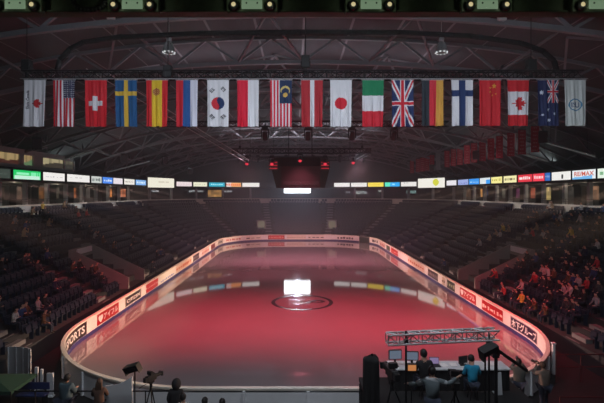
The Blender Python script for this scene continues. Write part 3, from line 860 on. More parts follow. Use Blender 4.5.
# press box with lit windows over the left ring
b = MB(); xw = -26.0
b.box((xw-.1, 36, 10.75), (.2, 30, .5)); b.box((xw-.1, 36, 12.2), (.2, 30, .5))
wins = [(-2, 20, 0), (24, 33.5, 1), (43, 64, 2), (65.5, 76, 3)]
def yat(px): return (xw-CAMX)*FPX/(px-CX)
edges = [21]
for a, c, _ in wins: edges += [yat(a), yat(c)]
edges += [51]
for k in range(0, len(edges), 2):
    y0, y1 = edges[k], edges[k+1]
    b.box((xw-.1, (y0+y1)/2, 11.45), (.2, max(.1, y1-y0), 1.1))
struct(b.build('trim_press_box', M['column']))
wc = [(rgb(215, 185, 130), .5, rgb(90, 50, 40)), (rgb(220, 185, 130), .42, rgb(130, 170, 120)), (rgb(220, 205, 160), .5, rgb(80, 72, 60)), (rgb(150, 140, 115), .3, rgb(90, 85, 75))]
for a, c, k in wins:
    y0, y1 = yat(a), yat(c)
    def cf(u, v, k=k):
        col, es, low = wc[k]
        if v > .55+.35*sin(u*3.3+k) * (.5 if k else .3): return low
        if int(u*9) % 4 == 3: return tuple(x*.6 for x in col[:3])+(1,)
        return col
    b = MB(); b.grid(lambda u, v: (xw-.15, y0+(y1-y0)*u, 10.95+1.05*(1-v)), 24, 10, cf)
    f = struct(b.build('window_%d' % (k+1), LEDM.setdefault(wc[k][1], print_mat('window_light_%d' % k, .5, wc[k][1]))))
# shell behind the press box
b = MB(); b.box((-28.2, 36, 10.65), (4.4, 30, .06)); struct(b.build('trim_press_box_floor', M['fascia']))

# ------------------------------------------------------------------ far screen and scoreboard
sc = empty('video_screen', (-.3, 84.7, 8.3), 'bright white lit screen at the far end, half behind the scoreboard', 'screen')
b = MB(); b.box((-.2, 84.95, 9.65), (5.3, .35, 2.9)); b.build('casing', M['black'], sc, bevel=.03)
b = MB(); b.quad((-2.72, 84.76, 8.35), (2.30, 84.76, 8.35), (2.30, 84.76, 10.95), (-2.72, 84.76, 10.95)); b.build('display', M['screen'], sc)
b = MB()
for x in (-2, 1.6): b.tube((x, 85, 11.1), (x, 85, roof_z(x)+1.8), .03)
b.build('hanger', M['blackm'], sc)

SBY = 44.0
sb = empty('scoreboard', (-.05, SBY, 8.9), 'dark eight-sided scoreboard hanging above the middle of the ice', 'scoreboard')
def oct_(cx, cy, fw, sw_, z, sh): # front width, overall width
    a = fw/2; c = sw_/2; d = c-a
    return [(cx-a, cy-c, z), (cx+a, cy-c, z), (cx+c, cy-a, z), (cx+c, cy+a, z), (cx+a, cy+c, z), (cx-a, cy+c, z), (cx-c, cy+a, z), (cx-c, cy-a, z)]
zt, zb = 11.85, 8.85
top = oct_(.0, SBY+2, 3.8, 5.9, zt-.9, 0); mid = oct_(0, SBY+2, 3.8, 5.9, zt-.9, 0); bot = oct_(0, SBY+2, 3.8, 4.8, zb, 0)
b = MB(); b.v = [tuple(p) for p in oct_(0, SBY+2, 3.9, 5.0, zt, 0)+top+bot]
for r_ in (0, 8):
    for i in range(8):
        j = (i+1) % 8; b.face((r_+i, r_+j, r_+8+j, r_+8+i))
b.face(range(8)); b.face(range(23, 15, -1))
b.build('body', mat('scoreboard_black', (.010, .009, .010, 1), .5, noise=.2), sb, normals=True)
b = MB(); b.box((0, SBY-.52+.0, 10.35), (3.5, .1, 2.5)); o = b.build('front_panel', mat('screen_off', (.012, .009, .010, 1), .3, noise=.2), sb, bevel=.02)
b = MB()
for x in (-1.2, 1.2):
    for y in (SBY+1, SBY+3): b.tube((x, y, zt-.05), (x, y, roof_z(x)+1.6), .025)
b.build('hanger', M['blackm'], sb)

# ------------------------------------------------------------------ trusses and stage lamps
def lattice(name, a, c, w, label, cat='truss', m=None, panel=None, group=None):
    a = Vector(a); c = Vector(c); d = (c-a); L_ = d.length; d.normalize()
    up = Vector((0, 0, 1)) if abs(d.z) < .9 else Vector((0, 1, 0)); x = d.cross(up).normalized(); z = x.cross(d).normalized()
    root = empty(name, tuple((a+c)/2), label, cat, group)
    cor = [x*w/2*i+z*w/2*j for i, j in ((-1, -1), (1, -1), (1, 1), (-1, 1))]
    for q in cor:
        b = MB(); b.tube(a+q, c+q, w*.075+.008, 8); b.build('chord', m or M['blackm'], root)
    b = MB(); n = max(2, int(L_/(panel or w*1.2)))
    for k in range(n):
        p0, p1 = a+d*L_*k/n, a+d*L_*(k+1)/n
        for i in range(4):
            q, r = cor[i], cor[(i+1) % 4]
            b.tube(p0+(q if k % 2 else r), p1+(r if k % 2 else q), w*.045+.004, 5)
            b.tube(p0+q, p0+r, w*.045+.004, 5)
    b.build('lacing', m or M['blackm'], root)
    return root
FY = 18.0
lattice('lattice_truss', (-11.6, FY+.3, 13.2), (11.3, FY+.3, 13.2), .32, 'long black lattice truss carrying the row of flags')
def hoist(px, py, d, label):
    p = P(px, py, d); root = empty('chain_hoist', tuple(p), label, 'hoist', 'chain hoists of the overhead trusses')
    b = MB(); b.box(p, (.34, .3, .5)); b.tube(p+Vector((-.2, 0, -.1)), p+Vector((.2, 0, -.1)), .14, 10); b.box(p+Vector((0, 0, -.42)), (.12, .12, .36)); b.build('body', M['black'], root, bevel=.02)
    b = MB(); b.tube(p+Vector((0, 0, .2)), Vector((p.x, p.y, roof_z(p.x)+1.7)), .018, 6); b.build('chain', M['blackm'], root)
hoist(27, 66, FY+.3, 'black chain hoist over the left end of the flag truss')
hoist(305.5, 62, FY+.3, 'black chain hoist over the middle of the flag truss')
hoist(531, 66, FY+.3, 'black chain hoist over the right end of the flag truss')
hoist(168, 72, FY+.3, 'small chain hoist over the flag truss left of middle')
# lighting truss square around the scoreboard
TY = 40.0
tz = P(0, 151, TY).z
lattice('lattice_truss', (P(232, 0, TY).x, TY, tz), (P(371, 0, TY).x, TY, tz), .4, 'black lattice truss with lamps in front of the scoreboard')
lattice('lattice_truss', (P(232, 0, TY).x, TY+9, tz), (P(371, 0, TY).x, TY+9, tz), .4, 'black lattice truss behind the scoreboard')
lattice('lattice_truss', (P(234, 0, TY).x, TY+.3, tz), (P(234, 0, TY).x, TY+8.7, tz), .4, 'black lattice truss along the left of the scoreboard')
lattice('lattice_truss', (P(369, 0, TY).x, TY+.3, tz), (P(369, 0, TY).x, TY+8.7, tz), .4, 'black lattice truss along the right of the scoreboard')
lattice('lattice_truss', (-10.5, 32, P(0, 124, 32).z), (10.5, 32, P(0, 124, 32).z), .36, 'black lattice truss hidden right behind the flags')
for x, y, z in ((-5.5, TY, tz), (5.5, TY, tz), (-5.5, TY+9, tz), (5.5, TY+9, tz), (-8, 32, P(0, 124, 32).z), (8, 32, P(0, 124, 32).z)):
    b = MB(); b.tube((x, y, z+.15), (x, y, roof_z(x)+1.7), .02, 6); b.box((x, y, z+.3), (.2, .2, .35))
    tag(b.build('truss_sling', M['blackm']), 'thin black sling holding up one of the lighting trusses', 'sling', 'slings of the lighting trusses')
LN = ['first', 'second', 'third', 'fourth', 'fifth', 'sixth']
def moving_head(p, ln, lens, label, group, tilt=-.5, sc_=1.0):
    root = empty('stage_lamp', tuple(p), label, 'lamp', group)
    z = Vector((0, 0, 1))
    b = MB(); b.box(p+z*.10*sc_, (.36*sc_, .28*sc_, .2*sc_)); b.tube(p+z*.18*sc_, p+z*ln, .03, 6); b.build('base', M['black'], root, bevel=.02)
    b = MB()
    for q in (-1, 1): b.box(p+Vector((q*.2*sc_, 0, -.2*sc_)), (.06*sc_, .16*sc_, .55*sc_))
    b.box(p+z*-.0, (.44*sc_, .16*sc_, .06*sc_)); b.build('yoke', M['black'], root, bevel=.015)
    b = MB(); dr = Vector((0, -sin(-tilt), -cos(tilt))); c = p-z*.32*sc_
    b.tube(c-dr*.22*sc_, c+dr*.24*sc_, .13*sc_, 12, .16*sc_); h = b.build('head', M['black'], root, smooth=False)
    b = MB(); b.tube(c+dr*.24*sc_, c+dr*.26*sc_, .135*sc_, 12); b.build('lens', lens, root)
for k, px in enumerate((265, 308, 352, 394)):
    moving_head(P(px, 130, 32), .45, M['black'], 'unlit black moving lamp under the flags, %s from the left' % LN[k], 'unlit lamps under the flag row', .6, 1.25)
for k, (px, py) in enumerate(((247, 158), (272, 158), (300, 155), (325, 158), (353, 157))):
    moving_head(P(px, py, TY), (158-151)*TY/444+.1, M['red_led'], 'red-lit stage lamp around the scoreboard, %s from the left' % LN[k], 'red lamps around the scoreboard', -.75, 1.1)
# small unlit lamps in the square
for k, px in enumerate((240, 258, 286, 313, 340, 363)):
    moving_head(P(px, 157, TY+9), .7, M['black'], 'small unlit lamp on the truss behind the scoreboard, %s from the left' % LN[k], 'unlit lamps behind the scoreboard', .2, 1.0)
# red bar lamps left and right of the scoreboard
for px, wd in ((273.5, 'left'), (325, 'right')):
    root = empty('bar_lamp', tuple(P(px, 166, 42)), 'red glowing bar lamp at the %s shoulder of the scoreboard' % wd, 'lamp')
    p = P(px, 165.5, 42)
    b = MB(); b.box(p, (.85, .3, .85)); b.tube(p+Vector((0, 0, .4)), Vector((p.x, p.y, roof_z(p.x)+1.5)), .015, 5); b.build('casing', M['black'], root, bevel=.02)
    b = MB()
    for q in range(3): b.box(p+Vector((0, -.17, -.28+.28*q)), (.72, .05, .07))
    b.build('tube', em('red_tube_'+wd, (1, .04, .07, 1), .55), root)
# steel cables running down to the square
for k, (a, c, wd) in enumerate(((P(160, 112, 30), P(247, 163, 40), 'lower'), (P(171, 112, 30), P(249, 160, 40), 'upper'))):
    b = MB(); b.tube(a+(a-c).normalized()*6, c, .022, 6); tag(b.build('steel_cable', M['alu']), 'thin pale steel cable slanting to the red lamps, %s of two' % wd, 'cable')
# loom of black cable arching over the flags
b = MB(); zz = P(0, 33, 22).z
pts = [P(57, 72, 22), P(60, 60, 22), P(70, 49, 22), P(84, 42, 22), P(120, 37, 22), P(200, 33.5, 22), P(300, 32, 22), P(400, 32.5, 22), P(470, 36, 22), P(520, 43, 22), P(543, 51, 22), P(554, 61, 22), P(557, 72, 22)]
b.pipe(pts, .13, 8); tag(b.build('cable_loom', M['cloth_black'], smooth=True), 'thick black cable loom arching high above the flags', 'cable')
# pendant lamps
for px, wd in ((169, 'left'), (441.5, 'right')):
    p = P(px, 53, 23); root = empty('pendant_lamp', tuple(p), 'bell-shaped glass pendant lamp in the roof, %s one' % wd, 'lamp', 'bell lamps in the roof')
    b = MB(); b.lathe(p, [(.30, 0), (.29, .12), (.24, .36), (.17, .52), (.10, .60)], 20); b.build('shade', M['glass'], root, smooth=True)
    b = MB(); b.lathe(p, [(.10, .58), (.13, .62), (.13, .78), (.06, .84)], 14); b.tube(p+Vector((0, 0, .8)), Vector((p.x, p.y, roof_z(p.x)+1.8)), .015, 6); b.build('cap', M['alu'], root)
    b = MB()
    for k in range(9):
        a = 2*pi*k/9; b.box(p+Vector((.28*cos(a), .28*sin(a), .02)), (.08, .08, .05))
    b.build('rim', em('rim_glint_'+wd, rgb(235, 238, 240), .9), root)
# hanging loudspeakers
for k, (px, py, d, w_) in enumerate(((37, 143, 36, .95), (124, 158, 52, .95), (165, 160, 62, .95), (190, 171, 72, .9), (543, 137, 36, .9), (476, 155, 50, .9), (432, 168, 66, .9))):
    p = P(px, py, d); sd = 'left' if px < 300 else 'right'
    b = MB(); b.box(p, (w_*.75, w_*.7, w_), .5 if px < 300 else -.5, rx=.35 if True else 0)
    root = empty('hanging_speaker', tuple(p), 'black loudspeaker under the roof on the %s, %s from the camera' % (sd, LN[k if k < 4 else k-4]), 'loudspeaker', 'loudspeakers hung under the roof')
    b.build('cabinet', M['black'], root, bevel=.04)
    b = MB(); b.tube(p+Vector((0, 0, .3)), Vector((p.x, p.y, roof_z(p.x)+1.6)), .02, 6); b.build('hanger', M['blackm'], root)
# strips for roof members over the stands, their caught light put in as glow
for k, (a, c) in enumerate(((P(543, 141, 36), P(595, 156, 36)), (P(526, 154, 44), P(548, 161, 44)), (P(70, 158, 46), P(96, 150, 46)), (P(107, 172, 58), P(150, 161, 58)))):
    root = empty('gleam_strip', tuple((a+c)/2), ('long pale gleaming strip above the right stand', 'short pale gleaming strip above the right stand', 'short pale gleaming strip above the left stand', 'pale gleaming strip above the left boards, farther off')[k], 'lamp')
    b = MB(); b.bar(a, c, .12, .1); b.build('trough', M['column'], root)
    b = MB()
    for t in (.15, .85):
        p = a.lerp(c, t); b.tube(p, Vector((p.x, p.y, roof_z(p.x)+1.7)), .015, 5)
    b.build('hanger', M['blackm'], root)
    b = MB(); b.tube(a-Vector((0, .02, .08)), c-Vector((0, .02, .08)), .03, 8); b.build('gleam_tube', em('strip_gleam_%d' % k, rgb(170, 175, 170), .22), root)
# catwalk with green work lamps nearest the camera
CY_ = 10.0
b = MB(); z0 = P(0, 11.5, CY_).z
b.box((0, CY_+.25, z0+.55), (16, .35, 1.05)); b.box((0, CY_+.05, z0+.02), (16, .1, .05)); struct(b.build('trim_catwalk', M['greenbox'], bevel=.02))
for k, px in enumerate((19, 134.5, 252.5, 370, 485, 595)):
    p = P(px, 7.2, CY_); root = empty('work_lamp', tuple(p), 'pale green lamp unit on the catwalk, %s from the left' % LN[k], 'lamp', 'lamp units along the catwalk')
    b = MB(); b.box(p+Vector((0, -.02, 0)), (1.15, .16, .30)); b.box(p+Vector((0, -.05, .02)), (.5, .16, .22)); b.build('housing', M['greenbox'], root, bevel=.02)
    b = MB(); b.box(p+Vector((0, -.14, .0)), (.46, .02, .20)); b.build('panel', M['pale_led'], root, bevel=.008)
    b = MB()
    for q in (-1, 1): b.box(p+Vector((q*.12, -.155, .03)), (.03, .02, .03))
    b.build('clip', M['black'], root)
    for q in (-1, 1):
        c = p+Vector((q*.40, -.1, -.02))
        b = MB(); b.lathe(c, [(.06, -.10), (.10, -.08), (.11, 0), (.10, .06)], 16, 'Y'); l = b.build('lamp_can', M['blackm'], root)
        b = MB(); b.lathe(c+Vector((0, -.112, 0)), [(.05, 0), (.045, .01)], 14, 'Y'); b.build('bulb', M['yel_led'], l)
b = MB(); p = P(90, 1, CY_)
for k in range(24):
    a, c = 2*pi*k/24, 2*pi*(k+1)/24; b.tube(p+Vector((.36*cos(a), -.02, .36*sin(a)*.6)), p+Vector((.36*cos(c), -.02, .36*sin(c)*.6)), .06, 6)
tag(b.build('cable_coil', M['black'], smooth=True), 'black cable coil hanging on the catwalk at upper left', 'cable')
for px in (19, 134.5, 252.5, 370, 485, 595):
    for q in (-1, 1):
        l = bpy.data.lights.new('bulb', 'POINT'); l.energy = .9; l.color = (.9, 1, .75); l.shadow_soft_size = .05
        o = bpy.data.objects.new('work_light', l); COL.objects.link(o); o.location = P(px, 7.2, CY_)+Vector((q*.40, -.32, -.02))
# clamp lights on the roof beam
for px, py, wd in ((111, 16.5, 'left'), (502, 18, 'right')):
    p = P(px, py, 19.5); b = MB(); b.box(p, (.36, .2, .22), .2); b.box(p+Vector((.0, .1, .2)), (.06, .06, .3))
    tag(b.build('emergency_lamp', mat('lamp_body_'+wd, (.6, .6, .6, 1), .5, noise=.1), bevel=.02), 'small pale lamp clamped to the nearest roof beam, %s one' % wd, 'lamp')

# ------------------------------------------------------------------ flags
FR, FB, FW, FK = rgb(205, 20, 45), rgb(16, 40, 92), rgb(226, 226, 232), rgb(24, 30, 34)
AS = 46/21.0
def inpoly(x, y, pl):
    r = False; n = len(pl)
    for i in range(n):
        x1, y1 = pl[i]; x2, y2 = pl[i-1]
        if (y1 > y) != (y2 > y) and x < (x2-x1)*(y-y1)/(y2-y1)+x1: r = not r
    return r
half = [(0, 1), (.17, .68), (.38, .80), (.30, .32), (.54, .58), (.60, .45), (.88, .50), (.78, .22), (.92, .12), (.45, -.28), (.50, -.45), (.07, -.38), (.06, -.85)]
LEAF = half+[(-x, y) for x, y in reversed(half)]
def star(x, y, r, n=5, rot=0, inn=.45):
    d = sqrt(x*x+y*y)
    if d > r: return False
    a = (math.atan2(x, -y)+rot) % (2*pi/n); a = min(a, 2*pi/n-a)
    return d < r*inn/(inn+(1-inn)*0+ (a/(pi/n))*(1-inn)+ (inn-inn))*1.0 if a > .01 else True
def jack(x, y, w, h, red=FR, wh=FW, bl=FB, th=1.0):
    """x,y from centre; w,h half sizes"""
    sx, sy = x/w, y/h; t = .10*th
    if abs(x) < t*w*1.15 or abs(y) < t*w*1.15: return red
    if abs(x) < t*w*1.9 or abs(y) < t*w*1.9: return wh
    d = abs(abs(sx)-abs(sy))
    if d < .075*th: return red
    if d < .21*th: return wh
    return bl
def f_skate(u, v):
    x, y = (u-.58), (v-.5)*AS
    if inpoly(-y/.17*1.0*0+x/.19*0+(y)/.19, (x)/.19, [(a*1.25, c*1.25) for a, c in LEAF]): return rgb(190, 25, 35)
    if abs(u-.80) < .1 and abs(y) < .03: return rgb(190, 40, 45)
    return FW
def f_usa(u, v):
    if u > .46 and v < .39:
        a, c = (u-.46)*12, v/.39*9
        return FW if ((a % 1-.5)**2+(c % 1-.5)**2) < .05 else rgb(30, 36, 78)
    return FR if int(u*13) % 2 == 0 else FW
def f_swiss(u, v):
    x, y = abs(u-.46), abs(v-.5)*AS
    return FW if (x < .115 and y < .34) or (y < .115 and x < .34) else rgb(212, 22, 40)
def f_sweden(u, v): return rgb(222, 180, 60) if abs(u-.5) < .095 or abs(v-.285) < .05 else rgb(20, 84, 138)
def f_spain(u, v):
    if .25 < u < .75:
        x, y = u-.47, (v-.25)*AS
        if x*x+y*y < .03:
            return rgb(150, 40, 40) if (int(u*30)+int(v*70)) % 3 else rgb(215, 180, 90)
        return rgb(226, 190, 40)
    return rgb(210, 28, 40)
def f_russia(u, v): return rgb(200, 24, 44) if u < .33 else (rgb(26, 82, 150) if u < .66 else rgb(220, 220, 236))
def f_korea(u, v):
    x, y = u-.5, (v-.5)*AS
    if x*x+y*y < .30**2:
        c = x-.06*sin(y*11)
        return rgb(205, 32, 52) if c < 0 else rgb(24, 50, 98)
    for cx, cy in ((.22, .22), (.75, .20), (.22, .79), (.76, .79)):
        dx, dy = u-cx, (v-cy)*AS; a = .8 if (cx < .5) == (cy < .5) else -.8
        p, q = dx*cos(a)-dy*sin(a), dx*sin(a)+dy*cos(a)
        if abs(p) < .11 and abs(q) < .085 and (abs(q) < .02 or abs(abs(q)-.06) < .02) and abs(p) > .012: return rgb(30, 34, 44)
    return FW
def f_redwhite(u, v): return rgb(222, 22, 58) if u < .5 else FW
def f_malay(u, v):
    if u > .44 and v < .5:
        x, y = u-.70, (v-.22)*AS
        if x*x+y*y < .22**2 and x*x+(y-.07)**2 > .18**2: return rgb(214, 190, 110)
        x, y = u-.70, (v-.32)*AS
        if x*x+y*y < .012: return rgb(222, 180, 80)
        return rgb(20, 44, 84)
    return rgb(212, 34, 60) if int(u*13) % 2 == 0 else FW
def f_latvia(u, v): return FW if .41 < u < .60 else rgb(176, 34, 46)
def f_japan(u, v): return rgb(212, 22, 48) if (u-.5)**2+((v-.5)*AS)**2 < .285**2 else FW
def f_italy(u, v): return rgb(16, 128, 84) if v < .33 else (FW if v < .665 else rgb(208, 30, 52))
def f_uk(u, v): return jack(u-.5, (v-.5)*AS, .5, .5*AS, th=1.15)
def f_germany(u, v): return rgb(30, 42, 52) if u < .36 else (rgb(212, 36, 56) if u < .68 else rgb(214, 160, 68))
def f_finland(u, v): return rgb(18, 48, 100) if abs(u-.5) < .145 or abs(v-.285) < .065 else FW
def f_china(u, v):
    if star(u-.70, (v-.13)*AS, .13): return rgb(226, 170, 60)
    for cx, cy in ((.52, .17), (.5, .26), (.62, .33), (.78, .30)):
        if star(u-cx, (v-cy)*AS, .06): return rgb(226, 160, 60)
    return rgb(204, 24, 40)
def f_canada(u, v):
    if v < .25 or v > .765: return rgb(206, 26, 40)
    x, y = (u-.52)/.36, (v-.51)*AS/.36
    return rgb(206, 26, 40) if inpoly(y, x, LEAF) else FW
def f_austr(u, v):
    if u > .46 and v < .5: return jack(u-.73, (v-.25)*AS, .27, .25*AS, bl=rgb(24, 36, 84), th=1.2)
    for cx, cy, r in ((.2, .27, .13), (.5, .64, .08), (.24, .76, .07), (.78, .74, .08), (.54, .87, .09)):
        if star(u-cx, (v-cy)*AS, r, 7, 0, .5): return rgb(214, 222, 236)
    return rgb(24, 36, 84)
def f_isu(u, v):
    x, y = u-.5, (v-.54)*AS; r = sqrt(x*x+y*y)
    if .25 < r < .30: return rgb(60, 130, 170)
    return rgb(218, 224, 222)
FL = [(35, f_skate, 'white flag with a red leaf emblem, leftmost of the flag row'), (64, f_usa, 'red and white striped flag with starred dark blue canton'),
      (96, f_swiss, 'red flag with a white square cross'), (126, f_sweden, 'blue flag with a yellow cross'), (157, f_spain, 'red and yellow banded flag with a crest'),
      (187, f_russia, 'flag of red, blue and white upright bands'), (218, f_korea, 'white flag with red and blue disc and black corner bars'),
      (248, f_redwhite, 'flag half red and half white, split upright'), (281, f_malay, 'striped flag with yellow crescent on a blue canton'),
      (312, f_latvia, 'dark red flag with one narrow upright white stripe'), (341, f_japan, 'white flag with a plain red disc'),
      (373, f_italy, 'flag of level green, white and red bands'), (402.5, f_uk, 'blue flag with red and white crosses and diagonals, whole flag'),
      (432.5, f_germany, 'flag of black, red and gold upright bands'), (462, f_finland, 'white flag with a dark blue cross'),
      (490, f_china, 'red flag with yellow stars in its upper corner'), (518, f_canada, 'red and white flag with a red leaf turned sideways'),
      (548, f_austr, 'dark blue flag with white stars and a crossed canton'), (575, f_isu, 'white flag with a blue ring emblem, rightmost of the flag row')]
for k, (px, fn, lab) in enumerate(FL):
    rr = random.Random(k+3); hw = 10.8 if px not in (35, 575) else 10.8
    pt, pb = 80.2, 126.6-(px > 420)*.8
    a = P(px-hw, pt, FY); c = P(px+hw, pb, FY); w = c.x-a.x; h = a.z-c.z
    sway = rr.uniform(-.04, .04)-(.06 if px < 40 else 0)+(.07 if px > 570 else 0)
    ph = rr.uniform(0, 6); fr = rr.uniform(2.2, 3.6)
    def surf(u, v, a=a, w=w, h=h, ph=ph, fr=fr, sway=sway, rr=rr):
        amp = .008+.05*v
        y = FY+amp*(sin(u*fr*2*pi*.8+ph+v*1.3)+.5*sin(u*fr*2*pi*1.7-v*2+ph))
        gx = 1-.05*v*abs(sin(ph))
        return (a.x+w*.5+w*(u-.5)*gx+sway*v*.5, y, a.z-h*v)
    root = empty('flag', (a.x+w/2, FY, a.z), lab, 'flag', 'flags hung in a row over the ice')
    b = MB(); b.grid(surf, 46, 96, fn); cl = b.build('cloth', M['print'], root, smooth=True)
    def on(u, v): q = surf(u, v); return (q[0], q[1]-.012, q[2])
    if fn is f_isu: lettering('ISU', lambda x, y: on(.31+.38*x, .60-.115*y), mat('isu_blue', rgb(40, 90, 135), .7, noise=.1), cl)
    if fn is f_skate: lettering('Skate Canada', lambda x, y: on(.24-.12*y, .62-.40*x), mat('emblem_dark', rgb(70, 66, 80), .7, noise=.1), cl)
    b = MB(); b.tube((a.x-.03, FY, a.z+.012), (c.x+.03, FY, a.z+.012), .014, 8)
    for q in (.1, .5, .9): b.tube((a.x+w*q, FY, a.z+.01), (a.x+w*q, FY+.16, 13.06), .006, 5)
    b.build('rod', M['alu'], root)
b = MB(); b.tube((P(20, 0, FY).x, FY, P(0, 79, FY).z+.01), (P(588, 0, FY).x, FY, P(0, 79, FY).z+.01), .012, 8)
for px in (25, 160, 300, 440, 585): b.tube((P(px, 0, FY).x, FY, P(0, 79, FY).z), (P(px, 0, FY).x, FY+.2, 13.05), .01, 5)
tag(b.build('flag_wire', M['alu']), 'thin pale wire along the top of the flag row', 'wire')
# red banners over the right stand
BX = [412, 418, 422.5, 427, 432, 447, 453.5, 460, 467, 474, 482.5, 491, 499.5, 511, 522, 535]
BORD = ORD
for k, px in enumerate(BX[::-1]):
    d = (20.6-CAMX)*FPX/(px-CX); w = .72; x = 20.6; zt_ = 14.25; zb_ = 11.95-.0
    root = empty('banner', (x, d, zt_), 'hanging dark red banner above the right stand, %s from the camera' % BORD[k], 'banner', 'red banners over the right stand')
    rr = random.Random(k); ws = [rr.uniform(.18, .34) for _ in range(7)]
    def bf(u, v, ws=ws):
        q = int(v*7)
        return rgb(190, 120, 125) if .3 < v*7-q < .7 and abs(u-.5) < ws[q] and int(u*16+q) % 4 else rgb(172, 30, 50)
    b = MB(); b.grid(lambda u, v: (x+w*(u-.5), d+.04*sin(u*5+k)*v, zt_-(zt_-zb_)*v), 16, 42, bf); o = b.build('cloth', M['print'], root)
    md = o.modifiers.new('t', 'SOLIDIFY'); md.thickness = .01
    b = MB(); b.tube((x-w/2, d, zt_), (x+w/2, d, zt_), .025, 8)
    for q in (-.3, .3): b.tube((x+q, d, zt_), (x+q, d, roof_z(x)+1.7), .008, 5)
    b.build('rod', M['blackm'], root)
d = 66.0; p = P(438, 158, d)
root = empty('banner', tuple(p), 'single grey banner among the red ones above the right stand', 'banner')
b = MB(); b.grid(lambda u, v: (p.x+.7*(u-.5), d, p.z+1.2-3.0*v), 6, 8); o = b.build('cloth', M['banner_g'], root); md = o.modifiers.new('t', 'SOLIDIFY'); md.thickness = .01
b = MB(); b.tube((p.x-.35, d, p.z+1.2), (p.x+.35, d, p.z+1.2), .02, 6)
for q in (-.3, .3): b.tube((p.x+q, d, p.z+1.2), (p.x+q, d, roof_z(p.x)+1.7), .008, 5)
b.build('rod', M['blackm'], root)

# ------------------------------------------------------------------ near end: floor, risers, platform
b = MB()
for k in range(16):
    y = 13.4-.8*k; b.box((0, y-.4, .18*(k+1)*1.0), (29, .8, .36*(k+1)))
struct(b.build('trim_near_terraces', M['concrete']))
PZ = 1.9
PX0, PX1 = 1.75, 6.9
b = MB(); b.box(((PX0+PX1)/2, 12.9, PZ-.06), (PX1-PX0, 5.3, .12))
for x in (PX0+.1, (PX0+PX1)/2, PX1-.1):
    for y in (14.3, 15.45): b.box((x, y, (PZ-.12)/2), (.1, .1, PZ-.12))
b.box(((PX0+PX1)/2, 15.5, PZ/2-.1), (PX1-PX0, .03, PZ-.2)); struct(b.build('trim_platform', M['cloth_black']))

def person(loc, rz, kind, arms, label, top, bottom='dark_jeans', hair='short', hairm=None, lean=.05, w=1.0, coat=0, sc_=1.0, cat='person', hood=False, yoke=False):
    N, E = pose_nodes(kind, arms, lean, fingers=True, w=w)
    me = skin_mesh(N, E, 'person', 1)
    for x in (M['skin'], top, M['jeans'], M['shoes']): me.materials.append(x)
    region_mats(me, N, E)
    body = bpy.data.objects.new('person', me); COL.objects.link(body); tag(body, label, cat)
    def sub(keys, grow, nm, m, root, add=.012):
        NN = {k: (N[k][0], tuple(x*grow+add for x in N[k][1]) if isinstance(N[k][1], tuple) else N[k][1]*grow+add) for k in keys}
        EE = [(a, c) for a, c in E if a in keys and c in keys]
        m2 = skin_mesh(NN, EE, nm, 1, root); m2.materials.append(m); o = bpy.data.objects.new(nm, m2); COL.objects.link(o); o.parent = body; return o
    # jacket and trousers follow the body
    N['collar'] = (N['chest'][0].lerp(N['neck'][0], .78), .075); E2 = list(E); E.append(('chest', 'collar'))
    for sd in 'lr':
        N['cuff'+sd] = (N['elb'+sd][0].lerp(N['wri'+sd][0], .92), .036); E.append(('elb'+sd, 'cuff'+sd))
        N['hem'+sd] = (N['hip'+sd][0].lerp(N['kne'+sd][0], .30), .09); E.append(('hip'+sd, 'hem'+sd))
    sub(['pelvis', 'waist', 'chest', 'collar', 'shol', 'shor', 'elbl', 'elbr', 'cuffl', 'cuffr'] + (['hipl', 'hipr', 'heml', 'hemr'] if coat else []), 1.12, 'jacket', top, 'pelvis')
    if yoke:
        yk = sub(['chest', 'collar', 'shol', 'shor', 'elbl', 'elbr'], 1.2, 'shoulder_yoke', clothm('pale_grey_yoke', (.42, .45, .48, 1)), 'chest', .014); yk['label'] = 'pale grey shoulder panel'
    for sd in 'lr':
        N['leg'+sd] = (N['kne'+sd][0].lerp(N['ank'+sd][0], .93), .046); E.append(('kne'+sd, 'leg'+sd))
    sub(['pelvis', 'hipl', 'hipr', 'knel', 'kner', 'legl', 'legr'], 1.06, 'trousers', M['jeans'], 'pelvis', .006)
    hd = (N['head'][0]+N['crown'][0])/2
    b = MB()
    rx, ry, rzz = .105, .122, .128
    b.ellipsoid(hd, (rx, ry, rzz), 18, 12, keep=lambda x, y, z: z > .25 or y < .12-.5*max(0, -z))
    if hair == 'long':
        for k in range(5):
            x = -.08+.04*k; b.ellipsoid(hd+Vector((x, -.085, -.15)), (.045, .05, .2), 10, 8)
    if hair == 'bun': b.ellipsoid(hd+Vector((0, -.13, .05)), (.055, .055, .055), 12, 8)
    h = b.build('hair', hairm or M['hair_d'], None, smooth=True); h.parent = body
    if hood:
        b = MB(); b.ellipsoid(hd+Vector((0, -.02, -.01)), (.16, .18, .20), 18, 12, keep=lambda x, y, z: y < .55)
        h = b.build('hood', top, None, smooth=True); h.parent = body
    for sx in (-1, 1):
        b = MB(); b.ellipsoid(N['head'][0]+Vector((sx*.032, .088, .022)), (.014, .012, .010), 8, 6); e = b.build('eye', M['eye'], None, smooth=True); e.parent = body
    b = MB(); b.ellipsoid(N['head'][0]+Vector((0, .090, -.048)), (.024, .010, .006), 8, 6); e = b.build('mouth', mat('lips', (.30, .10, .09, 1), .5, noise=.1), None, smooth=True); e.parent = body
    body.location = loc; body.rotation_euler = (0, 0, rz); body.scale = (sc_, sc_, sc_)
    return body
def A(l, r): return {'l': l, 'r': r}
HANG = A([(-.25, -.03, 1.14), (-.24, .10, .90)], [(.25, -.03, 1.14), (.24, .10, .90)])
FWD = A([(-.25, .10, 1.15), (-.14, .34, 1.16)], [(.25, .10, 1.15), (.14, .34, 1.18)])
UP = A([(-.27, .16, 1.30), (-.09, .26, 1.56)], [(.27, .16, 1.30), (.09, .26, 1.56)])
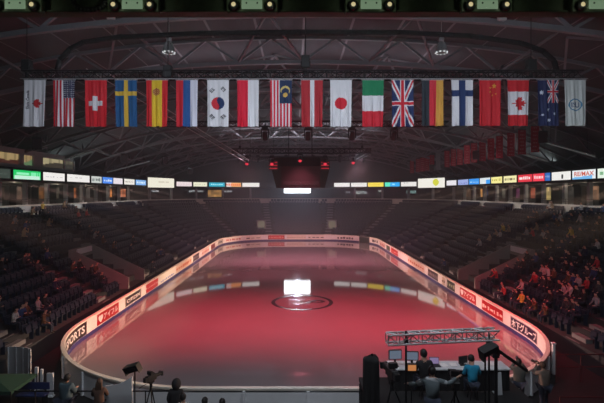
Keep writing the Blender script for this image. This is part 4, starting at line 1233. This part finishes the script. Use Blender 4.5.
SFWD = A([(-.25, .10, .75), (-.14, .36, .80)], [(.25, .10, .75), (.14, .36, .80)])
cm = lambda nm, c: clothm(nm, c)
def at(px, d, z=0): p = P(px, 0, d); return (p.x, d, z)
# left group behind the boards
person(at(66, 15.9), -.2, 'stand', FWD, 'person in teal grey padded jacket standing behind the left boards', cm('teal_grey', (.06, .095, .115, 1)), w=1.6, sc_=1.05, coat=1, hair='short')
person(at(99, 15.7), .1, 'stand', FWD, 'person with long brown hair and brown coat beside the white gate panel', cm('brown_coat', (.10, .055, .04, 1)), w=1.1, coat=1, hair='long', hairm=M['hair_b'])
person(at(176, 15.5), .0, 'stand', HANG, 'person in a black hooded coat beside the tripod camera', cm('black_coat', (.010, .010, .012, 1)), w=1.35, coat=1, hood=True, sc_=1.02)
person(at(183, 14.6), .25, 'stand', FWD, 'dark-haired person in a white collared top at the bottom edge', cm('off_white', (.5, .47, .46, 1)), sc_=.99)
person(at(204, 14.35), -.2, 'stand', HANG, 'dark-haired person in dark jacket, right of the white collared one', cm('dark_jacket', (.02, .02, .025, 1)), sc_=.98)
person(at(222, 14.3), .1, 'stand', HANG, 'dark-haired person in black, rightmost of the row of heads', cm('black_jacket', (.013, .013, .015, 1)), hair='bun', sc_=.97)
# photographers behind the right corner
pa = person(at(519, 16.3, .5), -.35, 'stand', UP, 'photographer in dark coat raising a camera by the right boards', cm('dark_olive', (.07, .072, .065, 1)), w=1.2, coat=1, hair='short')
pb_ = person(at(544, 16.1, .45), .25, 'stand', UP, 'photographer in brown grey coat at the right corner of the boards', cm('taupe', (.17, .13, .105, 1)), w=1.2, coat=1, hair='short', hairm=M['hair_b'])
# platform crew
b = MB(); b.box((P(519, 0, 16.3).x, 16.35, .25), (.9, .8, .5)); struct(b.build('trim_step', M['cloth_black'])); b = MB(); b.box((P(544, 0, 16.1).x, 16.15, .225), (.84, .8, .45)); struct(b.build('trim_step', M['cloth_black']))
op = person((P(436, 0, 11.9).x-.1, 11.9, PZ), -.25, 'stand', A([(-.42, .12, 1.22), (-.62, .34, 1.14)], [(.42, .12, 1.32), (.66, .28, 1.46)]), 'camera operator in grey jacket with pale shoulders, one arm stretched out', cm('grey_jacket', (.12, .15, .165, 1)), w=1.2, hair='short', lean=.15, yoke=True)
person((P(424.5, 0, 14.0).x, 13.95, PZ), .1, 'sit', SFWD, 'dark-haired person in black seated at the commentary table', cm('black_jumper', (.012, .012, .014, 1)), lean=.1, sc_=1.12)
person((P(473, 0, 13.9).x, 13.9, PZ), -.1, 'sit', SFWD, 'person in a cyan jacket seated at the commentary table', cm('cyan', (.01, .25, .42, 1)), lean=.25, sc_=.98)

# stools for the seated crew
for px, y, wd in ((424.5, 13.95, 'dark-haired person in black'), (473, 13.9, 'person in the cyan jacket')):
    x = P(px, 0, y).x; root = empty('stool', (x, y, PZ), 'black stool under the %s' % wd, 'stool')
    b = MB(); b.lathe((x, y, PZ+.40), [(.16, 0), (.18, .01), (.18, .04), (.15, .055)], 16); b.build('seat', M['black'], root)
    for k in range(4):
        a = pi/4+k*pi/2; b = MB(); b.tube((x+.11*cos(a), y+.11*sin(a), PZ+.41), (x+.18*cos(a), y+.18*sin(a), PZ), .012, 6); b.build('leg', M['blackm'], root)
# cameras in the photographers' hands
def still_camera(p, rz, label):
    p = Vector(p); m = Matrix.Rotation(rz, 3, 'Z'); root = empty('photo_camera', tuple(p), label, 'camera')
    b = MB(); b.box(p, (.14, .07, .10), rz); b.box(p+Vector((0, 0, .06)), (.06, .06, .04), rz); b.build('body', M['black'], root, bevel=.008)
    b = MB(); d = m @ Vector((0, 1, 0)); b.tube(p+d*.03, p+d*.22, .04, 14, .05); b.build('lens', M['blackm'], root)
def held(o, loc): return o.matrix_basis @ Vector(loc)
bpy.context.view_layer.update()
still_camera(held(pa, (0, .345, 1.62)), -.35, 'black camera held up by the photographer in the dark coat')
still_camera(held(pb_, (0, .345, 1.62)), .25, 'black camera held up by the photographer in the brown grey coat')
# overhead truss of the commentary position
ta, tb = P(387, 339, 11.95), P(497, 334, 12.2)
lattice('lattice_truss', ta, tb, .26, 'silver lattice truss above the commentary table', m=M['alu'], panel=.3)
for px, py, d, wd in ((406, 342, 12.0, 'left'), (489, 345, 12.15, 'right')):
    p = P(px, py, d); root = empty('truss_post', (p.x, d, PZ), 'thin black post under the %s end of the silver truss' % wd, 'post')
    b = MB(); b.tube((p.x, d, PZ+.02), (p.x, d, p.z+.3), .028, 10); b.build('pole', M['blackm'], root)
    b = MB()
    for k in range(3):
        a = pi/2+k*2*pi/3; b.tube((p.x, d, PZ+.35), (p.x+.4*cos(a), d+.4*sin(a), PZ+.02), .015, 6)
    b.build('foot', M['blackm'], root)
    b = MB(); b.box((p.x, d, p.z+.02), (.1, .1, .12)); b.build('clamp', M['black'], root)
# flat lamp / monitor hoods on posts
def tilted_monitor(c, w, h, rz, rx, post_to, label, side, lit=None, post=True):
    c = Vector(c); root = empty('monitor', tuple(c), label, 'monitor')
    m = Matrix.Rotation(rz, 3, 'Z') @ Matrix.Rotation(side, 3, 'Y') @ Matrix.Rotation(rx, 3, 'X')
    def fr(o, x, y, z): return (c+m @ Vector(o), m @ Vector((x, 0, 0)), m @ Vector((0, y, 0)), m @ Vector((0, 0, z)))
    b = MB(); b.frame(*fr((-w/2, -.05, -h/2), w, .1, h)); b.frame(*fr((-w*.35, .05, -h*.35), w*.7, .06, h*.7)); b.build('casing', M['black'], root, bevel=.012)
    b = MB(); b.frame(*fr((-w/2+.03, -.062, -h/2+.03), w-.06, .014, h-.06)); b.build('screen', lit or M['blackm'], root)
    b = MB()
    for q in (-1, 1): b.frame(*fr((q*w/2-.008, -.2, -h/2), .016, .16, h))
    b.frame(*fr((-w/2, -.2, h/2-.016), w, .16, .016)); b.build('hood', M['black'], root)
    if post:
        b = MB(); b.tube((c.x, c.y+.08, post_to), (c.x, c.y+.08, c.z), .024, 8)
        for k in range(3):
            a = pi/2+k*2*pi/3; b.tube((c.x, c.y+.08, post_to+.4), (c.x+.35*cos(a), c.y+.08+.35*sin(a), post_to+.015), .014, 6)
        b.build('stand', M['blackm'], root)
tilted_monitor(P(486.5, 350.5, 11.6), .46, .33, .25, .25, PZ, 'tilted black monitor on a stand under the right end of the truss', -.35)
tilted_monitor(P(134, 367.5, 15.3), .56, .30, -.3, .25, 0, 'tilted black monitor on a tall stand by the left boards', -.35, mat('dark_blue_screen', (.03, .04, .06, 1), .25, noise=.1))
# commentary table with monitors
TZ = PZ+.74; tyy = 14.75
tx0, tx1 = P(388, 0, tyy).x, P(506, 0, tyy).x
root = empty('table', ((tx0+tx1)/2, tyy, PZ), 'long white-topped commentary table with black skirt', 'table')
b = MB(); b.box(((tx0+tx1)/2, tyy, TZ-.02), (tx1-tx0, .75, .04)); b.build('tabletop', M['white'], root, bevel=.008)
b = MB(); n = 60
b.grid(lambda u, v: (tx0+.03+(tx1-tx0-.06)*u, tyy-.33+.015*sin(u*90), TZ-.04-.68*v), n*2, 2); o = b.build('skirt', M['cloth_black'], root)
for x in (tx0+.1, tx1-.1):
    for y in (tyy-.28, tyy+.28): b = MB(); b.tube((x, y, PZ), (x, y, TZ-.04), .02, 8); b.build('leg', M['blackm'], root)
def desk_monitor(px, w, h, lit, label, dy=.1, rz=0, lift=.16):
    x = P(px, 0, tyy).x; root = empty('monitor', (x, tyy+dy, TZ), label, 'monitor')
    c = Vector((x, tyy+dy, TZ+lift+h/2)); b = MB(); b.box(c, (w, .05, h), rz); b.build('casing', M['black'], root, bevel=.008)
    m = Matrix.Rotation(rz, 3, 'Z'); b = MB(); b.box(c+m @ Vector((0, -.029, .0)), (w-.05, .01, h-.05), rz); b.build('screen', lit, root)
    b = MB(); b.box((x, tyy+dy+.02, TZ+lift/2+.01), (.06, .03, lift)); b.box((x, tyy+dy, TZ+.008), (.22, .16, .016)); b.build('foot', M['black'], root)
desk_monitor(394.5, .44, .32, M['mon_led'], 'grey-lit monitor at the left end of the commentary table', -.1, .1, .22)
desk_monitor(411.0, .42, .30, M['mon_led'], 'second grey-lit monitor, right of the one at the table end', -.12, -.1, .20)
desk_monitor(463, .34, .24, M['black'], 'dark monitor on the table beside the person in cyan', 0, .35, .06)
# laptop
x = P(434.5, 0, tyy).x; root = empty('laptop', (x, tyy, TZ), 'open laptop with lilac screen beside the dark-haired person', 'laptop')
b = MB(); b.box((x, tyy-.1, TZ+.012), (.32, .22, .02)); b.build('keyboard', M['black'], root, bevel=.004)
b = MB(); b.box((x, tyy+.04, TZ+.13), (.32, .015, .22), rx=-.2); l = b.build('lid', M['black'], root, bevel=.004)
b = MB(); b.box((x, tyy+.03, TZ+.13), (.29, .006, .19), rx=-.2); b.build('screen', M['lil_led'], l)
# papers
for k, (px, wd) in enumerate(((443, 'beside the laptop'), (453, 'at the middle of the table'), (494, 'near the right end of the table'))):
    xx = P(px, 0, tyy).x; b = MB(); b.box((xx, tyy-.05+.06*k, TZ+.006), (.21, .29, .008), .3-.3*k); b.box((xx+.02, tyy-.04+.06*k, TZ+.013), (.21, .29, .006), .2-.3*k)
    tag(b.build('paper_sheet', M['txtw']), 'stack of white paper lying %s' % wd, 'paper')
# orange preview monitor below
p = P(411.5, 367, 13.2); root = empty('preview_monitor', (p.x, p.y, PZ), 'small monitor with an orange picture below the table edge', 'monitor')
b = MB(); b.box(p, (.28, .12, .22)); b.build('casing', M['black'], root, bevel=.01)
b = MB(); b.box(p+Vector((0, -.064, 0)), (.24, .01, .17)); b.build('screen', M['ora_led'], root)
b = MB(); b.tube((p.x, p.y, PZ), (p.x, p.y, p.z-.1), .02, 8); b.box((p.x, p.y, PZ+.02), (.3, .3, .03)); b.build('stand', M['blackm'], root)
# broadcast camera on the platform
def tv_camera(p, base, rz, label, tlabel, s=1.0):
    p = Vector(p); m = Matrix.Rotation(rz, 3, 'Z')
    root = empty('video_camera', tuple(p), label, 'video camera')
    V = lambda x, y, z: p+m @ Vector((x*s, y*s, z*s))
    b = MB(); b.box(V(0, 0, .12), (.16*s, .42*s, .2*s), rz); b.box(V(0, -.26, .12), (.13*s, .12*s, .16*s), rz); b.build('body', M['black'], root, bevel=.012)
    b = MB(); b.tube(V(0, .2, .12), V(0, .46, .12), .06*s, 14, .075*s); b.box(V(0, .48, .12), (.18*s, .06*s, .15*s), rz); b.build('lens', M['blackm'], root)
    b = MB(); b.box(V(0, -.05, .31), (.2*s, .1*s, .13*s), rz); b.build('viewfinder', M['black'], root, bevel=.01)
    b = MB(); b.tube(V(0, -.12, .22), V(0, -.1, .3), .012, 6); b.tube(V(0, -.1, .27), V(0, .14, .27), .014, 6); b.tube(V(0, .14, .27), V(0, .15, .22), .012, 6); b.build('handle', M['blackm'], root)
    t = empty('tripod', (p.x, p.y, base), tlabel, 'tripod')
    b = MB(); b.box(p+Vector((0, 0, -.02)), (.14*s, .2*s, .08*s), rz); b.tube(p+Vector((0, 0, -.2)), p+Vector((0, 0, -.03)), .05, 10); b.tube(V(-.02, -.1, -.03), V(-.12, -.45, -.12), .012, 6); b.build('head', M['blackm'], t)
    for k in range(3):
        a = pi/2+k*2*pi/3+rz; b = MB(); b.tube(p+Vector((0, 0, -.16)), Vector((p.x+.42*cos(a), p.y+.42*sin(a), base+.01)), .022, 8); b.build('leg', M['blackm'], t)
tv_camera(P(151, 381, 15.2), 0, -.5, 'small video camera on a tripod right of the left monitor', 'black tripod right of the tilted left monitor', .95)
tv_camera(P(392, 378, 12.8), PZ, .2, 'large black video camera on the platform in front of the table', 'black tripod under the platform camera', 1.25)
tv_camera(P(455, 386, 12.2), PZ, -.2, 'black video camera at the grey-jacketed operator’s right hand', 'black tripod beside the grey-jacketed operator', 1.2)
# boom arm
a, c = P(496, 349, 12.8), P(527, 371, 14.6)
root = empty('camera_boom', (P(497, 0, 12.8).x, 12.8, PZ), 'black boom arm slanting out past the right end of the platform', 'boom')
b = MB(); b.bar(a, c, .08, .09); b.build('arm', M['black'], root, bevel=.02)
b = MB(); b.tube((a.x, a.y, PZ), (a.x, a.y, a.z), .05, 10); b.box((a.x, a.y, PZ+.05), (.5, .5, .1)); b.build('pedestal', M['blackm'], root)
b = MB(); b.box(a+Vector((-.1, -.1, -.05)), (.2, .3, .26)); b.build('counterweight', M['blackm'], root, bevel=.02)
# white card on the platform edge
p = P(498.5, 378, 14.2); b = MB(); b.box((p.x, p.y, PZ+.35), (.22, .03, .7), .1, rx=-.1); b.box((p.x, p.y+.1, PZ+.02), (.24, .22, .03)); tag(b.build('white_card', M['white'], bevel=.005), 'upright white card standing at the right end of the platform', 'card')
# draped black tower
p = P(371, 0, 13.6); b = MB(); zt_ = P(0, 355, 13.6).z; H_ = zt_-PZ
def drape(u, v):
    a = 2*pi*u; sx, sy = .23, .2
    k = max(abs(cos(a)), abs(sin(a)))**.7
    fold = 1+(.05+.07*v)*sin(a*9+v*1.5)
    top = min(1, v*14)**.5
    r = (.25+.75*top)
    return (p.x+sx*cos(a)/k*fold*r, p.y+sy*sin(a)/k*fold*r, PZ+H_*(1-max(0, v-.0))+.03*sin(a*2)*(v < .2))
b.grid(drape, 60, 24); tag(b.build('draped_tower', M['cloth_black'], smooth=True), 'tall stack draped in black cloth at the left end of the platform', 'draped stack')

# curved white partition and odd panels at the left
b = MB()
for k in range(10):
    u0, u1 = k/10, (k+1)/10
    def wp(u): d = 20.0-1.1*u; x = P(10+22*u, 0, d).x; return Vector((x, d+.12*sin(pi*u)-.1, 0))
    a, c = wp(u0), wp(u1); za, zc = 1.45+.28*u0, 1.45+.28*u1
    nrm = Vector((0, .05, 0)); n_ = len(b.v)
    b.v += [tuple(a), tuple(c), tuple(c+Vector((0, 0, zc))), tuple(a+Vector((0, 0, za))), tuple(a+nrm), tuple(c+nrm), tuple(c+nrm+Vector((0, 0, zc))), tuple(a+nrm+Vector((0, 0, za)))]
    for q in ((0, 1, 2, 3), (5, 4, 7, 6), (3, 2, 6, 7), (0, 4, 5, 1), (0, 3, 7, 4), (1, 5, 6, 2)): b.face([n_+i for i in q])
    if k in (0, 3, 6, 9): b.tube(a-Vector((0, .03, 0)), a+Vector((0, -.03, za)), .02, 6)
tag(b.build('curved_partition', M['white']), 'curved white partition wall outside the near left corner', 'partition')
for px0, px1, py, d, lab in ((35, 38.3, 367, 18.7, 'narrow white upright panel right of the curved partition'), (40.5, 43, 369, 18.6, 'second narrow white upright panel right of the curved partition'), (47, 53.5, 373, 18.2, 'low white box panel beside the teal-jacketed person')):
    a = P(px0, py, d); c = P(px1, py, d); b = MB(); b.box(((a.x+c.x)/2, d, a.z/2), (c.x-a.x, .08, a.z)); b.box(((a.x+c.x)/2, d, .03), (c.x-a.x+.04, .2, .06)); tag(b.build('upright_panel', M['white'], bevel=.01), lab, 'panel')
# white gate panel with a hollow top edge
b = MB(); d = 16.0; pts = []
xa, xb = P(105, 0, d).x, P(132, 0, d).x
for k in range(13):
    u = k/12; y_ = 388-2-9.5*u**2.2; pts.append((xa+(xb-xa)*u, d, P(0, y_, d).z))
b.prism([(xa, d, 0)]+[(xb, d, 0)]+pts[::-1], (0, .05, 0)); tag(b.build('gate_panel_board', M['white'], normals=True), 'white board with a hollow-curved top between brown-coated person and monitor', 'board')
# green awning and blue bench
root = empty('awning', (P(4, 0, 16.8).x, 16.8, 0), 'green peaked awning at the lower left edge', 'awning')
pk = P(-8, 375, 16.8); zl = P(0, 388, 16.3).z
b = MB(); x0, x1, y0, y1 = P(-30, 0, 16.8).x, P(16, 0, 16.3).x, 16.0, 17.6
cs = [(x0, y0, zl), (x1, y0, zl), (x1, y1, zl), (x0, y1, zl)]; n_ = 0
b.v = cs+[tuple(pk)]+[(c[0], c[1], c[2]-.12) for c in cs]
for i in range(4): j = (i+1) % 4; b.face((i, j, 4)); b.face((i, i+5, j+5, j))
o = b.build('canopy', M['green'], root)
for c in cs: b = MB(); b.tube((c[0]*1, c[1], 0), c, .02, 6); b.build('pole', M['blackm'], root)
x0, x1 = P(21, 0, 17.6).x, P(50, 0, 17.6).x
root = empty('bench', ((x0+x1)/2, 17.4, 0), 'blue bench in front of the curved white partition', 'bench')
b = MB(); b.box(((x0+x1)/2, 17.4, .46), (x1-x0, .35, .06)); b.build('seat', M['blue'], root, bevel=.01)
b = MB(); b.box(((x0+x1)/2, 17.58, .72), (x1-x0, .05, .28)); b.build('backrest', M['blue'], root, bevel=.01)
for x in (x0+.1, x1-.1): b = MB(); b.box((x, 17.42, .22), (.06, .34, .43)); b.build('leg', M['blackm'], root)
# rails
def rail(a, c, h, m, label, n=4, name='railing'):
    a = Vector(a); c = Vector(c); root = empty(name, tuple((a+c)/2), label, 'railing')
    for z in (h, h*.55): b = MB(); b.tube(a+Vector((0, 0, z)), c+Vector((0, 0, z)), .028, 8); b.build('bar', m, root)
    for k in range(n+1):
        p = a.lerp(c, k/n); b = MB(); b.tube(p, p+Vector((0, 0, h)), .024, 8); b.build('post', m, root)
rail((-11.3, 16.2, 0), (-4.6, 16.2, 0), 1.12, M['blackm'], 'black railing along the lower left edge', 5)
rail((P(556, 0, 19.6).x, 19.6, 0), (14.3, 19.6, 0), 1.22, M['redlit_rail'], 'red-lit railing beside the right corner of the boards', 3)
rail((P(560, 0, 15.6).x, 15.6, 0), (14.3, 15.6, 0), 1.18, M['redlit_rail'], 'red-lit railing at the lower right edge', 3)
# equipment cases behind the near boards
for px, w_, h_, lab in ((236, .5, .62, 'black equipment case behind the near boards'), (316, .9, .5, 'low grey bench case behind the middle of the near boards')):
    p = P(px, 0, 15.9); root = empty('equipment_case', (p.x, 15.9, 0), lab, 'case')
    b = MB(); b.box((p.x, 15.9, h_/2), (w_, .4, h_)); b.build('case', M['black'] if px < 300 else M['back'], root, bevel=.02)
    b = MB(); b.tube((p.x-.1, 15.9, h_+.06), (p.x+.1, 15.9, h_+.06), .015, 6); b.tube((p.x-.1, 15.9, h_), (p.x-.1, 15.9, h_+.06), .012, 6); b.tube((p.x+.1, 15.9, h_), (p.x+.1, 15.9, h_+.06), .012, 6); b.build('handle', M['blackm'], root)

# ------------------------------------------------------------------ lights
def aim(o, t):
    d = Vector(t)-o.location; o.rotation_euler = d.to_track_quat('-Z', 'Y').to_euler()
def spot(loc, tgt, e, col, size, blend=1, rad=.3):
    l = bpy.data.lights.new('spot', 'SPOT'); l.energy = e; l.color = col; l.spot_size = radians(size); l.spot_blend = blend; l.shadow_soft_size = rad
    o = bpy.data.objects.new('stage_or_fill_light', l); COL.objects.link(o); o.location = loc; aim(o, tgt); return o
def area(loc, tgt, e, col, sx, sy):
    l = bpy.data.lights.new('area', 'AREA'); l.energy = e; l.color = col; l.shape = 'RECTANGLE'; l.size = sx; l.size_y = sy
    o = bpy.data.objects.new('house_or_fill_light', l); COL.objects.link(o); o.location = loc; aim(o, tgt)
REDC = (1, .045, .085)
LZ = 11.4
for x in (-11, -7, -3.5, 0, 3.5, 7, 11): spot((x, 26, 14.5), (x*1.0, 29.8, 0), 5100, REDC, 78)
for x in (-5.5, 0, 5.5): spot((x, 40.5, LZ), (x*1.4, 49, 0), 3300, (1, .20, .28), 84); spot((x, 49.3, LZ), (x*1.4, 60, 0), 8000, (1, .32, .40), 100)
for p, t in (((11, 26, 14.5), (10, 24, 0)), ((5, 26, 14.5), (6, 23, 0))): spot(p, t, 2600, REDC, 66)
# wash over the whole ice
for x in (-5, 5):
    spot((x, 39.2, LZ), (x*.8, 20, 0), 1300, (1, .55, .6), 70)
    spot((x, 49.4, LZ), (x, 62, .5), 900, (1, .62, .66), 80)
# beams on the boards from unseen lamps added under the advert ring
for y in (20, 28, 37, 47, 57, 68):
    k = 1+.006*(y-26)
    for sx, e, c in ((1, 48000, (1, .64, .42)), (-1, 40000, (1, .56, .44))):
        o = spot((24.8*sx, y+3, 9.2), (-12.6*sx, y, .3), e*k, c, 27, .8, .12)
        o.scale = (1, .22, 1)          # cone squeezed to a slit to keep spill off the stands
spot((-.2, 84.5, 9.65), (-.2, 30, 9.8), 10000, (.68, .80, 1), 36, 1, .6)     # added spot before the screen, standing in for its glow in haze
spot((-2, 37, LZ), (-11.0, 19.8, .3), 3200, (1, .62, .36), 26)
for x in (-7, 7): spot((x, 30, LZ), (x*.6, 77.7, .7), 13000, (1, .72, .56), 15).scale = (1, .5, 1)
# house lights and added fill lamps
area((0, 11.2, 13.0), (0, 18, 11.6), 330, (.84, .89, 1), 20, .4)       # unseen strip by the catwalk, added to brighten the flags
area((0, 10.8, 12.6), (0, 15.5, 0), 560, (.85, .92, 1), 14, .4)           # on the near end
area((0, 30, 15.9), (0, 30, 30), 120, (.95, .9, 1), 20, 1)             # unseen uplight added to lift the dark roof
area((0, 62, 15.9), (0, 62, 30), 500, (.95, .9, 1), 20, 1)  # second added uplight, for the far roof
for y in (44, 58, 72):
    for x in (-18, 18): spot((x, y, 13.4), (x*1.1, y+4, 3), 250, (.84, .95, 1), 125, 1, .1)
for y in (38, 50, 62):
    for x in (-12, 12):
        o = spot((x, y, 12.6), (x*2.07, y+2, 6.9), 2600, (1, .97, .92), 62, .7, .1); o.scale = (1, .13, 1)  # slit spots without fixtures, added to brighten the parapet
for x in (-24.6, 24.6): area((x, 52, 10.75), (x*.8, 52, 30), 420, (.82, .98, .95), .8, 52)   # added uplights on the ring ledge, for roof sides and banners
# lamps along the concourse ceiling
def bulb(p, e, col):
    l = bpy.data.lights.new('bulb', 'POINT'); l.energy = e; l.color = col; l.shadow_soft_size = .15
    o = bpy.data.objects.new('concourse_light', l); COL.objects.link(o); o.location = p
q = 34.0
while q < ULEN-34:
    if not (LU+QA*.55 < q < ULEN-LU-QA*.55):
        p, n = bowl(q, TOPO+2.6); bulb(p+Vector((0, 0, 9.1)), 65, (1, .82, .62))
    q += 7.4
w = bpy.data.worlds.new('world'); S.world = w; w.use_nodes = True
nt = w.node_tree; bg = nt.nodes['Background']; bg.inputs['Color'].default_value = (.5, .5, .55, 1); bg.inputs['Strength'].default_value = .0
vs = nt.nodes.new('ShaderNodeVolumeScatter'); vs.inputs['Color'].default_value = (.92, .94, 1, 1); vs.inputs['Density'].default_value = .0019; vs.inputs['Anisotropy'].default_value = .6
nt.links.new(vs.outputs[0], nt.nodes['World Output'].inputs['Volume'])
S.view_settings.view_transform = 'Standard'; S.view_settings.look = 'None'; S.view_settings.gamma = 1; S.view_settings.exposure = 0
S.view_settings.use_curve_mapping = False
S.cycles.max_bounces = 6; S.cycles.volume_bounces = 0; S.cycles.use_denoising = True
